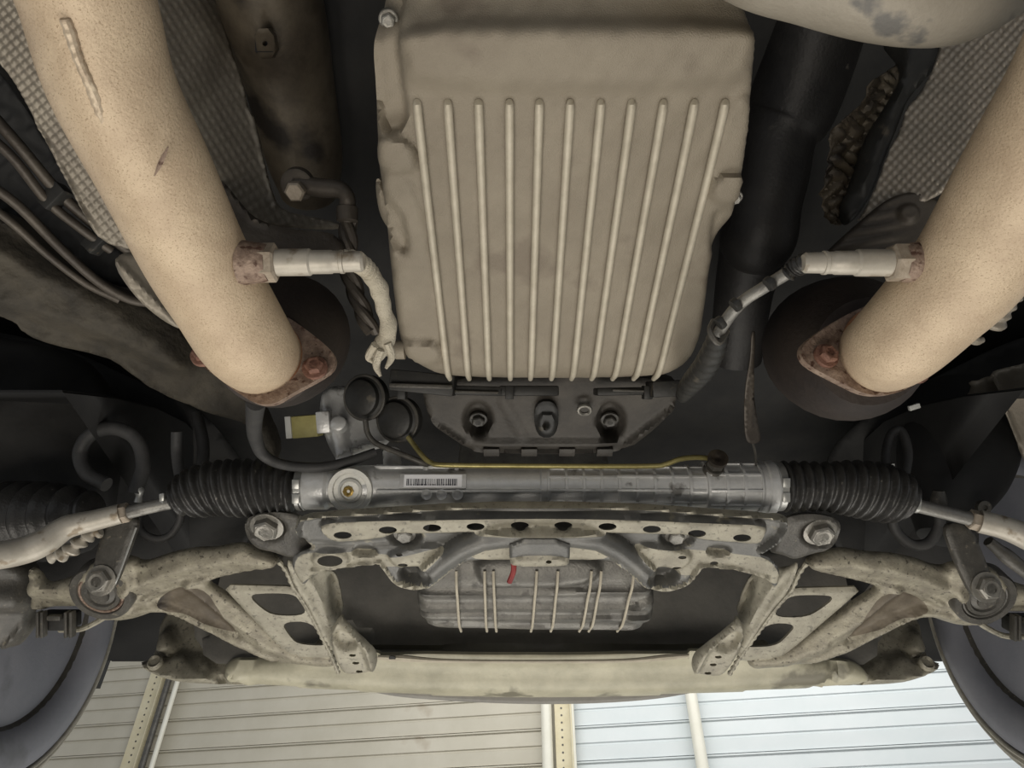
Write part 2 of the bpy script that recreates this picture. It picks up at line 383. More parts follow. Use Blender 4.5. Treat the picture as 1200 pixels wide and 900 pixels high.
# ================================================================== TRANSMISSION PAN
PP = Plane(.575)
pan = thing('transmission_pan', 'large ribbed cast transmission oil pan in the upper middle', 'oil pan', PP.at(655, 250, -.08))
ol = [(440, -60), (436, 20), (434, 60), (438, 110), (440, 158), (442, 200), (447, 222), (452, 262), (458, 330), (466, 395), (472, 412), (478, 421), (500, 436), (524, 449), (650, 451), (770, 449), (800, 436), (820, 408), (828, 360), (834, 310), (842, 280), (858, 262), (866, 240), (873, 205), (880, 160), (886, 100), (889, 50), (889, -60)]
fts = [('poly', [(468, 26), (700, 24), (887, 26), (880, 60), (870, 104), (490, 104), (474, 80)], .010, 26),
       ('fn', lambda X: -.035*sstep((52-X[:, 1])/75)),
       ('poly', [(434, -60), (466, -60), (465, 40), (470, 90), (480, 150), (440, 158)], -.014, 9),
       ('poly', [(440, 158), (483, 166), (490, 190), (486, 204), (440, 198)], .010, 8),
       ('poly', [(440, 197), (488, 200), (530, 449), (476, 430), (458, 330)], .004, 10),
       ('poly', [(850, 118), (885, 110), (872, 205), (845, 285), (830, 400), (780, 449), (768, 449)], .004, 10),
       ('poly', [(838, 205), (874, 204), (868, 238), (826, 236)], .010, 7),
       ('poly', [(452, 232), (472, 250), (480, 290), (470, 300), (455, 270)], -.010, 8),
       ('poly', [(840, 244), (862, 252), (846, 290), (832, 300), (834, 262)], -.010, 8),
       ('poly', [(472, 396), (517, 400), (521, 424), (476, 424)], .010, 5),
       ('fn', lambda X: -.022*sstep((X[:, 1]-425)/45)),
       ('fn', lambda X: .0005*np.sin(X[:, 0]/9)*np.sin(X[:, 1]/13)+.0004*np.sin(X[:, 0]/5+X[:, 1]/7))]
stamp('pan_body', ol, PP, 'pan', pan, fts, step=5, rim=(14, .012), skirt=.07, flare=.004)
TX = [489, 525, 561, 597, 632, 668, 704, 740, 777, 813, 849]; BX = [526, 549, 573, 598, 622, 647, 671, 695, 720, 745, 769]
for a, b in zip(TX, BX):
    pts = [PP.at(a, 122, -.004), PP.at(a+(b-a)*.03, 129, .004)]+[PP.at(a+(b-a)*t, 122+324*t, .0045) for t in (.25, .5, .75, .95)]+[PP.at(b, 449, -.016)]
    tube('rib', pts, [.0030]+[.0038]*5+[.003], 'panrib', pan, seg=12, n=5)
obj('rib_end_boss', lathe_bm(PP.at(470, 411, -.004), -RT, [(-.004, .011), (.006, .011), (.012, .0075), (.02, .0075)], 18), 'pan', pan)
lg = [(438, 205), (450, 218), (462, 255), (466, 275), (452, 268), (441, 245)]
stamp('side_lug', lg, Plane(.60), 'pan', pan, [], step=5, rim=(8, .006), skirt=.03)
bolt(PP.at(448, 15, -.03), PP.n, .0055, 'bolt', pan)
bolt(PP.at(879, 236, -.05), PP.n, .0055, 'bolt', pan)

# bell housing below (ahead of) the pan
BP = Plane((480, 450, 1.00), (820, 450, 1.00), (650, 535, 1.10))
bh = thing('bell_housing', 'dark grey bell housing with two recessed bolts between ribbed pan and steering rack', 'gearbox housing', BP.at(650, 480, -.05))
hol = [(492, 440), (800, 440), (792, 478), (770, 503), (728, 534), (565, 533), (540, 522), (500, 492)]
stamp('cover', hol, BP, 'housing', bh, [('poly', [(548, 516), (735, 516), (722, 524), (556, 524)], .006, 3), ('line', [(556, 529), (724, 529)], 2, .005, 2),
      ('poly', ell(560, 492, 15, 18), -.022, 8), ('poly', ell(716, 494, 15, 20), -.022, 8), ('line', [(500, 490), (545, 520)], 3, .008, 4), ('line', [(790, 478), (735, 520)], 3, .008, 4), ('line', [(590, 470), (612, 510)], 6, .003, 8)], step=4, skirt=.05, rim=(5, .004))
for x in (560, 716): bolt(BP.at(x, 495, -.015), BP.n, .009, 'framed', bh)
for x in (576, 620, 664, 708): obj('slot_bridge', box_bm(BP.at(x, 527, .005), RT*.012, BP.n.cross(RT)*.008, BP.n*.004, .001), 'housing', bh)
cb = thing('connector_box', 'small square black plastic box on the middle of the bell housing', 'connector', BP.at(640, 490))
stamp('body', [(625, 468), (655, 468), (653, 510), (627, 510)], BP, 'plastic', cb, [('poly', [(630, 480), (651, 480), (650, 506), (631, 506)], .006, 3), ('poly', ell(639, 494, 3, 3), -.01, 2), ('fn', lambda X: X[:, 0]*0+.012)], step=2.5, skirt=.02, rim=(2, .002))
tube('mounting_eye', [BP.at(684+7*math.cos(t), 477+5*math.sin(t), .012) for t in [k*math.pi/6 for k in range(13)]], .003, 'bolt', None, label='small pale metal eyelet right of the black connector box', cat='eyelet', seg=8, n=3)

# harness channel under the pan edge
hs = thing('wiring_channel', 'black plastic wiring channel running along the lower edge of the ribbed pan', 'wiring', P(640, 458, .93))
for (x0, y0, x1, y1, d, rot) in ((456, 436, 532, 461, .90, -.10), (500, 452, 590, 463, .93, -.03), (585, 452, 655, 464, .93, 0), (700, 454, 790, 463, .93, .02), (765, 446, 806, 465, .90, .05)):
    obj('channel_section', pbox(x0, y0, x1, y1, d, .05, .002, rot=rot), 'plastic', hs)
for (x0, y0, x1, y1, d) in ((456, 450, 530, 455, .892), (530, 458, 584, 461, .925), (718, 457, 796, 460, .925)):
    obj('lip', pbox(x0, y0, x1, y1, d, .01, .001, rot=-.03), 'framed', hs)
for x in (470, 597, 760): obj('clip', pbox(x-5, 452, x+5, 468, .922, .02, .001), 'plastic', hs)

# ================================================================== EXHAUST DOWNPIPES
def flange_set(par, outline, pl, holec, boltp, jn, rl):
    stamp('flange', outline, pl, 'rust', par, [('line', list(outline)+[outline[0]], 2.5, .003, 3), ('line', rl, 3, .002, 3)], step=4, rim=(3, .003), skirt=.009)
    stamp('gasket_ring', ell(jn[0]+2, jn[1]-4, jn[2]-3, jn[3]-4, n=30), pl, 'orange', par, [('fn', lambda X: X[:, 0]*0+.004)], [ell(jn[0]+2, jn[1]-4, jn[2]-7, jn[3]-8, n=30)], step=3, skirt=.004)
    for i, (x, y) in enumerate(boltp): bolt(pl.at(x, y, .003), pl.n, .0075, 'rustbolt', par, ph=.2)
LP = [(-10, -400, .33), (55, -140, .385), (103, 0, .425), (132, 100, .452), (181, 200, .488), (229, 300, .535), (261, 354, .565), (285, 394, .585), (302, 414, .62), (312, 418, .68)]
LR = [.0375]*7+[.0372, .0355, .035]
lp = thing('exhaust_pipe', 'tan exhaust downpipe with a long weld seam at upper left', 'exhaust pipe', P(200, 240, .5))
bm = tube_bm(LP, LR, seg=40, n=10); obj('pipe', bm, 'pipe', lp, ang=60)
tube('scratch', [(181, 206, .4505), (189, 189, .4425), (197, 172, .4375)], [.0004, .0016, .0004], 'rust', lp, seg=6, n=4)
def surf(px, py, dep, lift=0): return P(px, py, dep-lift)
wb = [(76, 22, .397), (82, 38, .401), (92, 70, .408), (103, 95, .4155), (112, 115, .423), (122, 142, .432), (133, 160, .441), (141, 176, .4485), (146, 190, .456)]
bm = tube_bm([P(*p) for p in wb], [.0030, .0034, .0028, .0030, .0038, .0030, .0024, .0030, .001], seg=10, n=8, ridge=(.006, .0002, .5))
obj('weld_bead', bm, 'weld', lp)
lath = lambda *a, **k: lathe(*a, **k)
FL = Plane((232, 415, .63), (388, 428, .63), (318, 365, .655))
flange_set(lp, [(318, 366), (334, 368), (388, 408), (394, 424), (386, 438), (340, 462), (322, 474), (300, 474), (275, 458), (240, 432), (227, 416), (230, 404), (260, 390)], FL, None, [(370, 432), (240, 417)], (306, 418, 50, 47), [(338, 380), (352, 400), (352, 425)])
obj('sensor_boss', lathe_bm(P(283, 308, .535), RT, [(0, .017), (.008, .0155), (.016, .0145), (.020, .0135)], 26), 'rust', lp)
RP = [(1480, -260, .33), (1330, -20, .40), (1275, 90, .43), (1207, 200, .475), (1138, 310, .53), (1094, 358, .56), (1056, 396, .585), (1036, 411, .62), (1024, 414, .68)]
rp = thing('exhaust_pipe', 'tan exhaust downpipe rising to the right edge of the picture', 'exhaust pipe', P(1140, 280, .5))
obj('pipe', tube_bm(RP, [.0415]*4+[.0405, .039, .0372, .0355, .035], seg=40, n=10), 'pipe', rp, ang=60)
FR = Plane((940, 415, .62), (1085, 440, .64), (1020, 358, .66))
flange_set(rp, [(1024, 354), (1040, 356), (1075, 390), (1088, 425), (1072, 452), (1045, 463), (1015, 463), (985, 448), (946, 428), (938, 413), (944, 400), (985, 372)], FR, None, [(966, 418), (1072, 436)], (1024, 410, 44, 50), [(968, 402), (958, 418), (972, 434), (990, 440)])
obj('sensor_boss', lathe_bm(P(1092, 308, .535), -RT, [(0, .018), (.010, .0155), (.018, .0145), (.022, .0135)], 26), 'rust', rp)

def sensor(label, x0, sgn, y, d, cable, cabmat, crad, dirv):
    t = thing('oxygen_sensor', label, 'sensor', P(x0, y, d)); n = (RT*sgn+dirv).normalized(); c = P(x0, y, d); k = d/F
    obj('hex_nut', lathe_bm(c, n, [(0, .0125), (.001, .0145), (.011, .0145), (.0125, .0125)], 6, None, .35), 'nut', t, ang=25)
    obj('sensor_body', lathe_bm(c+n*.0125, n, [(0, .0100), (.024, .0100), (.0255, .0088), (.040, .0088), (.041, .0082), (.046, .0082), (.0465, .0088), (.049, .0088), (.0495, .0078), (.062, .0076), (.064, .006)], 28), 'sensor', t)
    return t, n, c
t, n, c = sensor('oxygen sensor with pale sleeve cable screwed into the left exhaust pipe', 305, 1, 308, .535, None, None, None, Vector((0, 0, .02)))
obj('cable_boot', tube_bm([(398, 306, .535), (412, 305, .54), (425, 311, .55), (436, 322, .56)], [.0072, .0075, .0072, .0065], seg=18, ridge=(.0045, .0007, .25)), 'sleeve', t)
obj('cable_sleeve', tube_bm([(432, 318, .56), (444, 338, .575), (450, 362, .59), (455, 385, .60), (449, 404, .61), (440, 418, .62)], [.0066, .0074, .0062, .0072, .0078, .006], seg=18, ridge=(.017, .0005, .4)), 'sleeve', t)
for q in (((440, 404, .60), (432, 418, .61), (437, 425, .61)), ((446, 410, .60), (441, 428, .605), (446, 441, .605)), ((454, 402, .60), (459, 418, .605), (452, 432, .605))):
    obj('frayed_end', tube_bm([P(*a) for a in q], [.0035, .0032, .0012], seg=8, n=5), 'sleeve', t)
t, n, c = sensor('oxygen sensor with black corrugated cable boot screwed into the right exhaust pipe', 1062, -1, 308, .535, None, None, None, Vector((0, 0, -.0)))
obj('cable_boot', tube_bm([(958, 308, .535), (945, 308, .54), (932, 314, .55), (922, 322, .555)], [.0065, .007, .0065, .0055], seg=18, ridge=(.0042, .0011, .2)), 'rubber', t)
obj('cable', tube_bm([(926, 318, .555), (900, 334, .57), (872, 352, .585), (855, 370, .60), (842, 390, .62)], [.0052, .0050, .0050, .0052, .005], seg=14, n=8), 'alud', t)
for x, y, d in ((908, 330, .563), (868, 355, .585), (850, 376, .605)): obj('cable_tape', lathe_bm(P(x, y, d)-RT*.002, RT*-.8-UP*.6, [(0, .0056), (.003, .006), (.005, .0056)], 14), 'plastic', t)
obj('cable_loom', tube_bm([(843, 388, .62), (838, 405, .66), (826, 430, .72), (808, 452, .80), (800, 464, .86)], [.008, .010, .012, .011, .008], seg=12, n=8, ridge=(.02, .0008, .3)), 'plastic', t)
obj('cable_hook', tube_bm([(836, 376, .62), (832, 388, .61), (842, 402, .61), (852, 388, .62)], .0025, seg=8, n=6), 'framed', t)

# catalytic converters behind the flanges
def conv(label, pts, r):
    t = tube('catalytic_converter', pts, r, 'cat', None, label=label, cat='exhaust converter', seg=32, n=6); return t
conv('scorched dark brown converter shell behind the left pipe flange', [(312, 420, .66), (322, 408, .70), (335, 395, .76), (345, 385, .9), (352, 380, 1.0)], [.045, .06, .066, .062, .05])
conv('scorched dark brown converter shell behind the right pipe flange', [(1020, 412, .67), (1000, 410, .72), (985, 408, .80), (968, 405, .9), (960, 400, 1.05)], [.05, .07, .078, .074, .05])

# ================================================================== STEERING RACK
def rx(px, py, d=.93): return P(px, py, d)
rk = thing('steering_rack', 'long cast aluminium steering rack housing lying across the middle', 'steering rack', rx(640, 570))
k = .93/F
prof = [(352, 22), (360, 26), (384, 26), (388, 23), (396, 23), (398, 24), (440, 26), (446, 23), (600, 22.5), (632, 22.5), (634, 24), (640, 24), (642, 22.5), (720, 22.5), (800, 24), (822, 25), (826, 28), (884, 28), (886, 30), (906, 30), (910, 26), (918, 25)]
bm = lathe_bm(rx(352, 571), RT, [((x-352)*k, r*k) for x, r in prof], 40); obj('rack_tube', bm, 'alu', rk)
ax = lambda px: rx(px, 571)
def ringrib(px, r, w=.0022):
    return lathe_bm(ax(px)-RT*w, RT, [(0, r*k), (.0005, (r+2.0)*k), (w*2-.0005, (r+2.0)*k), (w*2, r*k)], 40)
for i in range(13):
    px = 642+20.3*i; r = 22.5 if px < 720 else 22.5+(px-720)/80*1.8
    if px > 822: r = 28
    obj('ring_rib', ringrib(px, r), 'alu', rk)
for ang in (-38, 0, 38, 76):   # lengthwise ribs of the grid; angle round the tube from the viewer
    a = math.radians(ang); dv = -FW*math.cos(a)+UP*math.sin(a)
    for x0, x1, r0, r1 in ((642, 720, 22.5, 22.5), (720, 822, 22.5, 25), (826, 884, 28, 28)):
        obj('lengthwise_rib', box_bm((ax(x0)+ax(x1))/2+dv*((r0+r1)/2+.5)*k, RT*((x1-x0)/2*k), dv*(1.7*k), dv.cross(RT)*(1.5*k), .0004), 'alu', rk)
a = math.radians(-2); dv = -FW*math.cos(a)+UP*math.sin(a)
obj('long_seam', box_bm((ax(446)+ax(634))/2+dv*23*k, RT*(94*k), dv*(3.2*k), dv.cross(RT)*(1.6*k), .0006), 'alu', rk)
for px in (503, 520, 538): obj('round_boss', lathe_bm(ax(px)+dv*22*k-UP*4*k, dv, [(0, 6.5*k), (4.6*k, 6.5*k), (5*k, 5.5*k), (4.4*k, 4*k), (4.4*k, 1*k)], 18), 'alu', rk)
obj('pinion_cap', lathe_bm(rx(416, 571)-FW*(.018), -FW, [(0, 26*k), (.010, 26*k), (.012, 25*k), (.012, 20*k), (.009, 19*k), (.009, 14*k), (.012, 13.5*k), (.013, 11*k), (.010, 10*k), (.010, 6*k)], 40), 'disc', rk)
obj('cap_plug', lathe_bm(rx(414, 572)-FW*(.026), -FW, [(0, 6.5*k), (.004, 6.2*k), (.0045, 4.5*k), (.003, 2.2*k), (.001, 1.5*k)], 8), 'brass', rk)
a = math.radians(24); dv = -FW*math.cos(a)+UP*math.sin(a); tv = dv.cross(RT)
lb = ax(510)+dv*24*k
obj('label_pad', box_bm(lb, RT*38*k, tv*8.5*k, dv*2.0*k, .0006), 'alu', rk)
lab = obj('label', box_bm(lb+dv*2.3*k, RT*33*k, tv*7.2*k, dv*.3*k), 'paper', rk, label='white barcode label')
bm = bmesh.new(); xx = -30.
while xx < 28:
    wd = random.choice((.5, .5, .9, 1.3)); box_bm(lb+dv*2.62*k+RT*(xx+wd/2)*k-tv*1.6*k*(1 if tv.dot(UP) < 0 else -1)*-1, RT*wd/2*k, tv*4*k, dv*.06*k, 0, bm); xx += wd+random.choice((.5, .7, 1.1))
for i in range(26): box_bm(lb+dv*2.62*k+RT*(-28+i*2.1)*k+tv*(-4.6 if tv.dot(UP) > 0 else 4.6)*k, RT*.5*k, tv*.8*k, dv*.06*k, 0, bm)
obj('barcode_print', bm, 'ink', lab)
for x in (500, 536): obj('flange_notch', box_bm(ax(x)+UP*22*k-FW*.004, RT*3*k, UP*3*k, FW*.006, .0006), 'alu', rk)
obj('top_web', box_bm(ax(492)+UP*24*k, RT*52*k, UP*2.0*k, FW*.008, .0008), 'alu', rk)
tube('mounting_stub', [rx(460, 552, .95), rx(459, 530, .97)], .012, 'alu', rk, seg=18)
obj('end_collar', lathe_bm(ax(893), RT, [(0, 30*k), (.002, 31.5*k), (.012, 31.5*k), (.014, 30*k)], 40), 'alu', rk)
fb = thing('pipe_fitting', 'dark steel banjo fitting on top of the steering rack at right', 'fitting', P(836, 545, .91))
fn = (-FW*.75+UP*.66).normalized(); fc = P(836, 552, .915)
obj('base', lathe_bm(fc-fn*.004, fn, [(0, .0135), (.006, .0135), (.007, .0115), (.014, .0115)], 26), 'framed', fb)
obj('hex_head', lathe_bm(fc+fn*.012, fn, [(0, .010), (.003, .011), (.012, .011), (.014, .0095)], 6), 'framed', fb, ang=25)
obj('cap', lathe_bm(fc+fn*.024, fn, [(0, .0125), (.005, .0125), (.006, .008), (.004, .003), (.0035, .001)], 24), 'tubebrown', fb)
tube('hydraulic_pipe', [(478, 512, .93), (484, 520, .925), (495, 534, .91), (505, 542, .905), (520, 545, .90), (600, 546, .90), (700, 546.5, .90), (765, 546, .90), (780, 544, .90), (797, 538, .90), (815, 536, .905), (832, 537, .91)], .0033, 'oliv', None, label='thin olive gold hydraulic pipe along the top of the steering rack', cat='pipe', seg=12, n=8)
tube('hydraulic_pipe', [(428, 492, .93), (431, 508, .93), (440, 519, .93), (460, 528, .925), (490, 540, .92), (508, 548, .93)], .0036, 'framed', None, label='dull short curved pipe beside the black cap above the pinion', cat='pipe', seg=12, n=8)

def bellows(label, pts, rads, slant, clamp_big, clamp_small):
    t = thing('rack_boot', label, 'rubber boot', V(pts[0]))
    obj('bellows', tube_bm(pts, rads, seg=36, ridge=(.0125, .0032, slant)), 'rubber', t, ang=60)
    (c, n, r), (c2, n2, r2) = clamp_big, clamp_small
    b = obj('large_clamp', lathe_bm(c, n, [(0, r-.001), (.001, r), (.009, r), (.010, r-.001)], 36), 'zinc', t)
    for s in (-1, 1): obj('clamp_ear', box_bm(c+n*.005-FW*(r)*1.0+UP*s*.009, n*.0045, UP*.006, FW*.0025, .001), 'zinc', b)
    b = obj('small_clamp', lathe_bm(c2, n2, [(0, r2-.001), (.001, r2), (.005, r2), (.006, r2-.001)], 20), 'zinc', t)
    obj('clamp_ear', box_bm(c2+n2*.003-FW*r2*.5+UP*r2*.9, n2*.003, UP*.005, FW*.005, .001), 'zinc', b)
bellows('black ribbed rubber boot on the left end of the steering rack', [(357, 573, .93), (345, 574, .93), (320, 572, .93), (285, 572, .93), (250, 573, .93), (225, 579, .93), (208, 585, .93), (200, 588, .93)],
        [.024, .029, .034, .035, .033, .030, .020, .010], .25, (rx(350, 572), RT, .029), (rx(196, 589), -RT+UP*-.15, .0095))
bellows('black ribbed rubber boot on the right end of the steering rack', [(916, 570, .93), (940, 570, .93), (965, 570, .93), (1000, 572, .93), (1030, 577, .93), (1052, 583, .93), (1064, 588, .93), (1070, 591, .93)],
        [.030, .030, .029, .034, .036, .032, .022, .011], -.12, (rx(906, 570), RT, .0315), (rx(1070, 592), RT+UP*-.15, .0095))
tr = thing('tie_rod', 'pale forged tie rod running from the left rack boot to the left edge', 'tie rod', P(100, 610, .9))
tube('rod', [(200, 589, .93), (172, 595, .925), (148, 601, .92)], .0085, 'alud', tr, seg=18)
obj('lock_nut', lathe_bm(P(151, 600, .92), (-RT-UP*.22), [(0, .011), (.001, .0125), (.012, .0125), (.013, .011)], 6), 'nut', tr, ang=25)
tube('rod_end', [(141, 602, .918), (110, 610, .91), (78, 618, .90), (50, 636, .885), (20, 647, .87), (-30, 655, .84)], [.0125, .013, .0145, .0165, .0165, .0165], 'sensor', tr, seg=24, n=8)
tr = thing('tie_rod', 'pale forged tie rod running from the right rack boot to the right edge', 'tie rod', P(1150, 610, .9))
tube('rod', [(1072, 592, .93), (1105, 600, .925), (1140, 609, .92)], .0088, 'alud', tr, seg=18)
obj('lock_nut', lathe_bm(P(1136, 608, .92), (RT-UP*.25), [(0, .011), (.001, .0128), (.012, .0128), (.013, .011)], 6), 'nut', tr, ang=25)
tube('rod_end', [(1148, 611, .918), (1175, 618, .91), (1205, 630, .90), (1260, 660, .87)], [.0145, .0145, .016, .0165], 'sensor', tr, seg=24, n=8)

# pinion valve body, sticker motor, caps
pv = thing('pinion_valve', 'cast aluminium valve body above the left part of the steering rack', 'valve body', P(430, 510, .96))
stamp('valve_body', [(378, 455), (400, 450), (420, 455), (440, 480), (455, 500), (450, 520), (420, 528), (404, 535), (396, 545), (380, 515), (372, 480)], Plane((380, 450, .99), (455, 500, .97), (400, 540, .95)), 'alu', pv,
      [('dome', [(398, 500), (402, 535)], 10, .016), ('line', [(408, 528), (450, 518)], 3, .006, 4), ('line', [(378, 460), (392, 510)], 4, .004, 5)], step=4, rim=(6, .006), skirt=.04)
for x, y, r in ((397, 497, .010), (404, 537, .011)): obj('port', lathe_bm(P(x, y, .945), -FW+UP*.4, [(-.01, r), (.004, r), (.006, r*.7)], 20), 'alu', pv)
for x, y, r, lb_ in ((424, 466, 27, ''), (463, 492, 27, '')):
    kk = .93/F; c = P(x, y, .94); n = (-FW-RT*.35+UP*.1*0).normalized()
    obj('black_cap', lathe_bm(c-n*.02, n, [(0, r*kk), (.010, r*kk), (.011, (r-2)*kk), (.016, (r-2)*kk), (.017, (r-5)*kk), (.024, (r-6)*kk), (.026, (r-9)*kk)], 36), 'plastic', pv)
    obj('cap_band', lathe_bm(c-n*.008, n, [(0, r*kk), (.001, (r+1.2)*kk), (.003, (r+1.2)*kk), (.004, r*kk)], 36), 'framed', pv)
mo = thing('solenoid', 'small solenoid with an olive yellow sticker under the left pipe flange', 'solenoid', P(355, 500, .97))
obj('body', pbox(341, 487, 372, 513, .96, .03, .002, rot=.08), 'yellow', mo)
obj('end_plate', pbox(334, 488, 341, 514, .957, .034, .001, rot=.08), 'white', mo)
obj('coupling', pbox(370, 482, 386, 508, .955, .036, .002, rot=.08), 'alu', mo)
tube('hose', [(300, 470, .72), (298, 492, .80), (299, 512, .86), (308, 532, .90), (330, 544, .905), (370, 548, .905), (405, 542, .915), (440, 530, .93)], [.010, .009, .0085, .0075, .0065, .0065, .0065, .006], 'rubberd', None, label='dark brown hose dropping from left pipe flange onto the rack', cat='hose', seg=14, n=8)

# ================================================================== FRONT SUBFRAME CROSSMEMBER
XP = Plane((350, 595, .87), (920, 595, .87), (635, 690, .94))
xm = thing('subframe_crossmember', 'dusty pressed steel crossmember with a row of oval holes below the steering rack', 'crossmember', XP.at(635, 620, -.03))
ol = [(346, 612), (351, 604), (380, 599), (440, 596), (492, 592), (555, 589), (630, 588), (700, 589), (775, 592), (825, 596), (900, 601), (921, 605), (926, 613), (918, 630), (903, 641), (888, 650), (905, 655), (916, 670), (911, 692), (900, 680), (886, 673), (860, 668), (823, 665), (816, 675), (805, 685), (790, 691), (772, 692), (756, 686), (740, 671), (722, 657), (667, 657), (604, 657), (541, 657), (520, 675), (507, 685), (492, 690), (475, 689), (462, 683), (455, 674), (446, 661), (430, 663), (400, 666), (378, 669), (366, 672), (356, 688), (349, 680), (340, 662), (345, 650), (366, 644), (360, 637), (350, 624)]
strip = [(372, 606), (440, 603), (520, 602), (630, 600), (740, 602), (830, 606), (897, 608), (892, 626), (886, 634), (852, 631), (825, 629), (800, 624), (775, 622), (700, 620), (630, 619), (560, 620), (490, 621), (470, 622), (450, 626), (420, 630), (387, 631)]
holes = [ell(x, y+1, 10.5, 4.2, 18) for x, y in ((405, 620), (457, 614), (508, 611.5), (558, 610), (609, 608.5), (659, 608.5), (710, 610), (761, 613), (813, 618), (865, 623))]
holes += [ell(388, 655, 15, 6.5, 16), ell(837, 660, 5, 2, 12), ell(469, 647, 4, 1.8, 12), ell(798, 650, 5, 2, 12), ell(473, 659, 6, 2, 12), ell(792, 663, 6, 2, 12)]
edge = ol[:18]
fts = [('line', [(352, 633), (349, 618), (355, 606), (380, 602), (440, 599), (492, 595), (555, 592), (630, 591), (700, 592), (775, 595), (825, 599), (900, 604), (918, 609), (918, 618), (908, 633), (890, 644)], 2.5, .011, 4),
       ('poly', strip, .016, 6),
       ('line', [(366, 638), (400, 640), (450, 636), (490, 630)], 4, -.004, 6),
       ('dome', [(500, 672), (520, 655), (542, 640), (566, 630), (600, 626), (635, 625), (668, 626), (700, 630), (722, 641), (742, 656), (760, 673)], 13, .022),
       ('poly', [(452, 644), (528, 634), (500, 662), (486, 666), (462, 662)], .008, 5), ('poly', [(736, 634), (812, 644), (806, 662), (782, 668), (766, 666)], .008, 5),
       ('poly', ell(487, 673, 19, 10), -.020, 7), ('poly', ell(776, 674, 19, 10), -.020, 7),
       ('line', [(448, 664), (462, 684), (488, 690), (508, 684), (541, 656)], 2.5, .007, 4), ('line', [(722, 656), (756, 686), (780, 692), (806, 684), (820, 664)], 2.5, .007, 4),
       ('poly', ell(473, 629, 20, 9), -.012, 6), ('poly', ell(794, 631, 20, 9), -.012, 6),
       ('poly', ell(427, 647, 14, 5), -.012, 5), ('poly', ell(843, 646, 14, 5), -.012, 5),
       ('line', [(366, 668), (400, 664), (446, 659)], 1.5, .005, 3), ('line', [(824, 663), (860, 666), (900, 678)], 1.5, .005, 3),
       ('poly', ell(388, 655, 22, 10), .006, 5)]
stamp('pressed_plate', ol, XP, 'steel', xm, fts, holes, step=2.3, rim=(2.5, .003), skirt=.003, mats=('frame',), paint=[  # paler flats and edges: dust plus painted light from below
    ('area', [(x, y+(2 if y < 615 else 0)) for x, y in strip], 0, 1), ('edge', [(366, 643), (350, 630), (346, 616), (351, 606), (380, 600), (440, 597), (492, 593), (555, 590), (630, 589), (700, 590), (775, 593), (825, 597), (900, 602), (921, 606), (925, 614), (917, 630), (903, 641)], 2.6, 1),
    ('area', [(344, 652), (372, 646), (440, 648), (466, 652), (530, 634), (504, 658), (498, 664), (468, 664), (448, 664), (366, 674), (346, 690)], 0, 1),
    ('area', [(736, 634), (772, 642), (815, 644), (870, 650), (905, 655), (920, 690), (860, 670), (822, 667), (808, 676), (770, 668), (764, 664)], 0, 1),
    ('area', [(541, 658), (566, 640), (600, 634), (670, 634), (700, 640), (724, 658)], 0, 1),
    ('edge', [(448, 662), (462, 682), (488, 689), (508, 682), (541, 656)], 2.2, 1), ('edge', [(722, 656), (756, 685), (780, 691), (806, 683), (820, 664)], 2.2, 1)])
for x, y in ((473, 629), (794, 631)): bolt(XP.at(x, y, -.010), XP.n, .0095, 'alud', xm)
obj('lower_flange', box_bm(XP.at(632, 650, -.016), RT*.092, Vector((0, .016, 0)), Vector((0, 0, .002)), .001), 'frame', xm)
br = thing('stop_bracket', 'small folded steel bracket hanging at the centre of the crossmember', 'bracket', XP.at(632, 650))
BPL = Plane((598, 640, .868), (668, 640, .868), (633, 664, .885))
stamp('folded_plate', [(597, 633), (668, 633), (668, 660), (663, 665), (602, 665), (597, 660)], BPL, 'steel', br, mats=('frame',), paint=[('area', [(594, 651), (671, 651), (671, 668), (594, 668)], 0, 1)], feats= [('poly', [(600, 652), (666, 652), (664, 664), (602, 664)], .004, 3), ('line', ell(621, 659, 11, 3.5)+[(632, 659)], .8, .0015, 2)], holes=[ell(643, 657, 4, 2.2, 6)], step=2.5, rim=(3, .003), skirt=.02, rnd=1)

# ribbed engine oil pan
EP = Plane((490, 655, 1.10), (760, 655, 1.10), (630, 735, 1.17))
ep = thing('engine_oil_pan', 'grey cast engine oil pan with crossing ribs under the middle of the crossmember', 'oil pan', EP.at(625, 690, -.1))
eo = [(500, 630), (745, 630), (757, 665), (766, 690), (765, 712), (755, 728), (740, 738), (700, 736), (610, 736), (520, 733), (503, 727), (492, 715), (488, 695), (490, 660)]
stamp('casting', eo, EP, 'engine', ep, [('dome', [(515, 690), (740, 690)], 48, .035)]+[('line', [(495, y), (758, y+dy)], 3, .006, 4) for y, dy in ((684, -4), (699, 0), (710, 4), (722, 8))]+
      [('poly', [(558, 640), (700, 640), (700, 672), (580, 676), (562, 668)], .012, 8), ('line', [(735, 700), (764, 690)], 3, .006, 5), ('line', [(735, 712), (762, 712)], 3, .006, 5)], step=3.2, rim=(12, .03), skirt=.08)
obj('engine_block', box_bm(EP.at(628, 680)+Vector((0, .10, .27)), Vector((.13, 0, 0)), Vector((0, .12, 0)), Vector((0, 0, .20)), .01), 'engine', ep)
def eh(x, y): return float(heights(np.array([[x, y]], float), [('dome', [(515, 690), (740, 690)], 48, .035)])[0])
for x0, x1 in ((537, 541), (569, 571), (579, 582), (628, 622), (652, 645), (690, 678), (701, 689), (738, 722)):
    pts = [EP.at(x0+(x1-x0)*t, 655+80*t, eh(x0, 655+80*t)+(.016 if t < .35 else .008 if t < .9 else 0)) for t in (0, .2, .4, .6, .8, .93, 1)]
    tube('rib', pts, .0022, 'panrib', ep, seg=8, n=3)
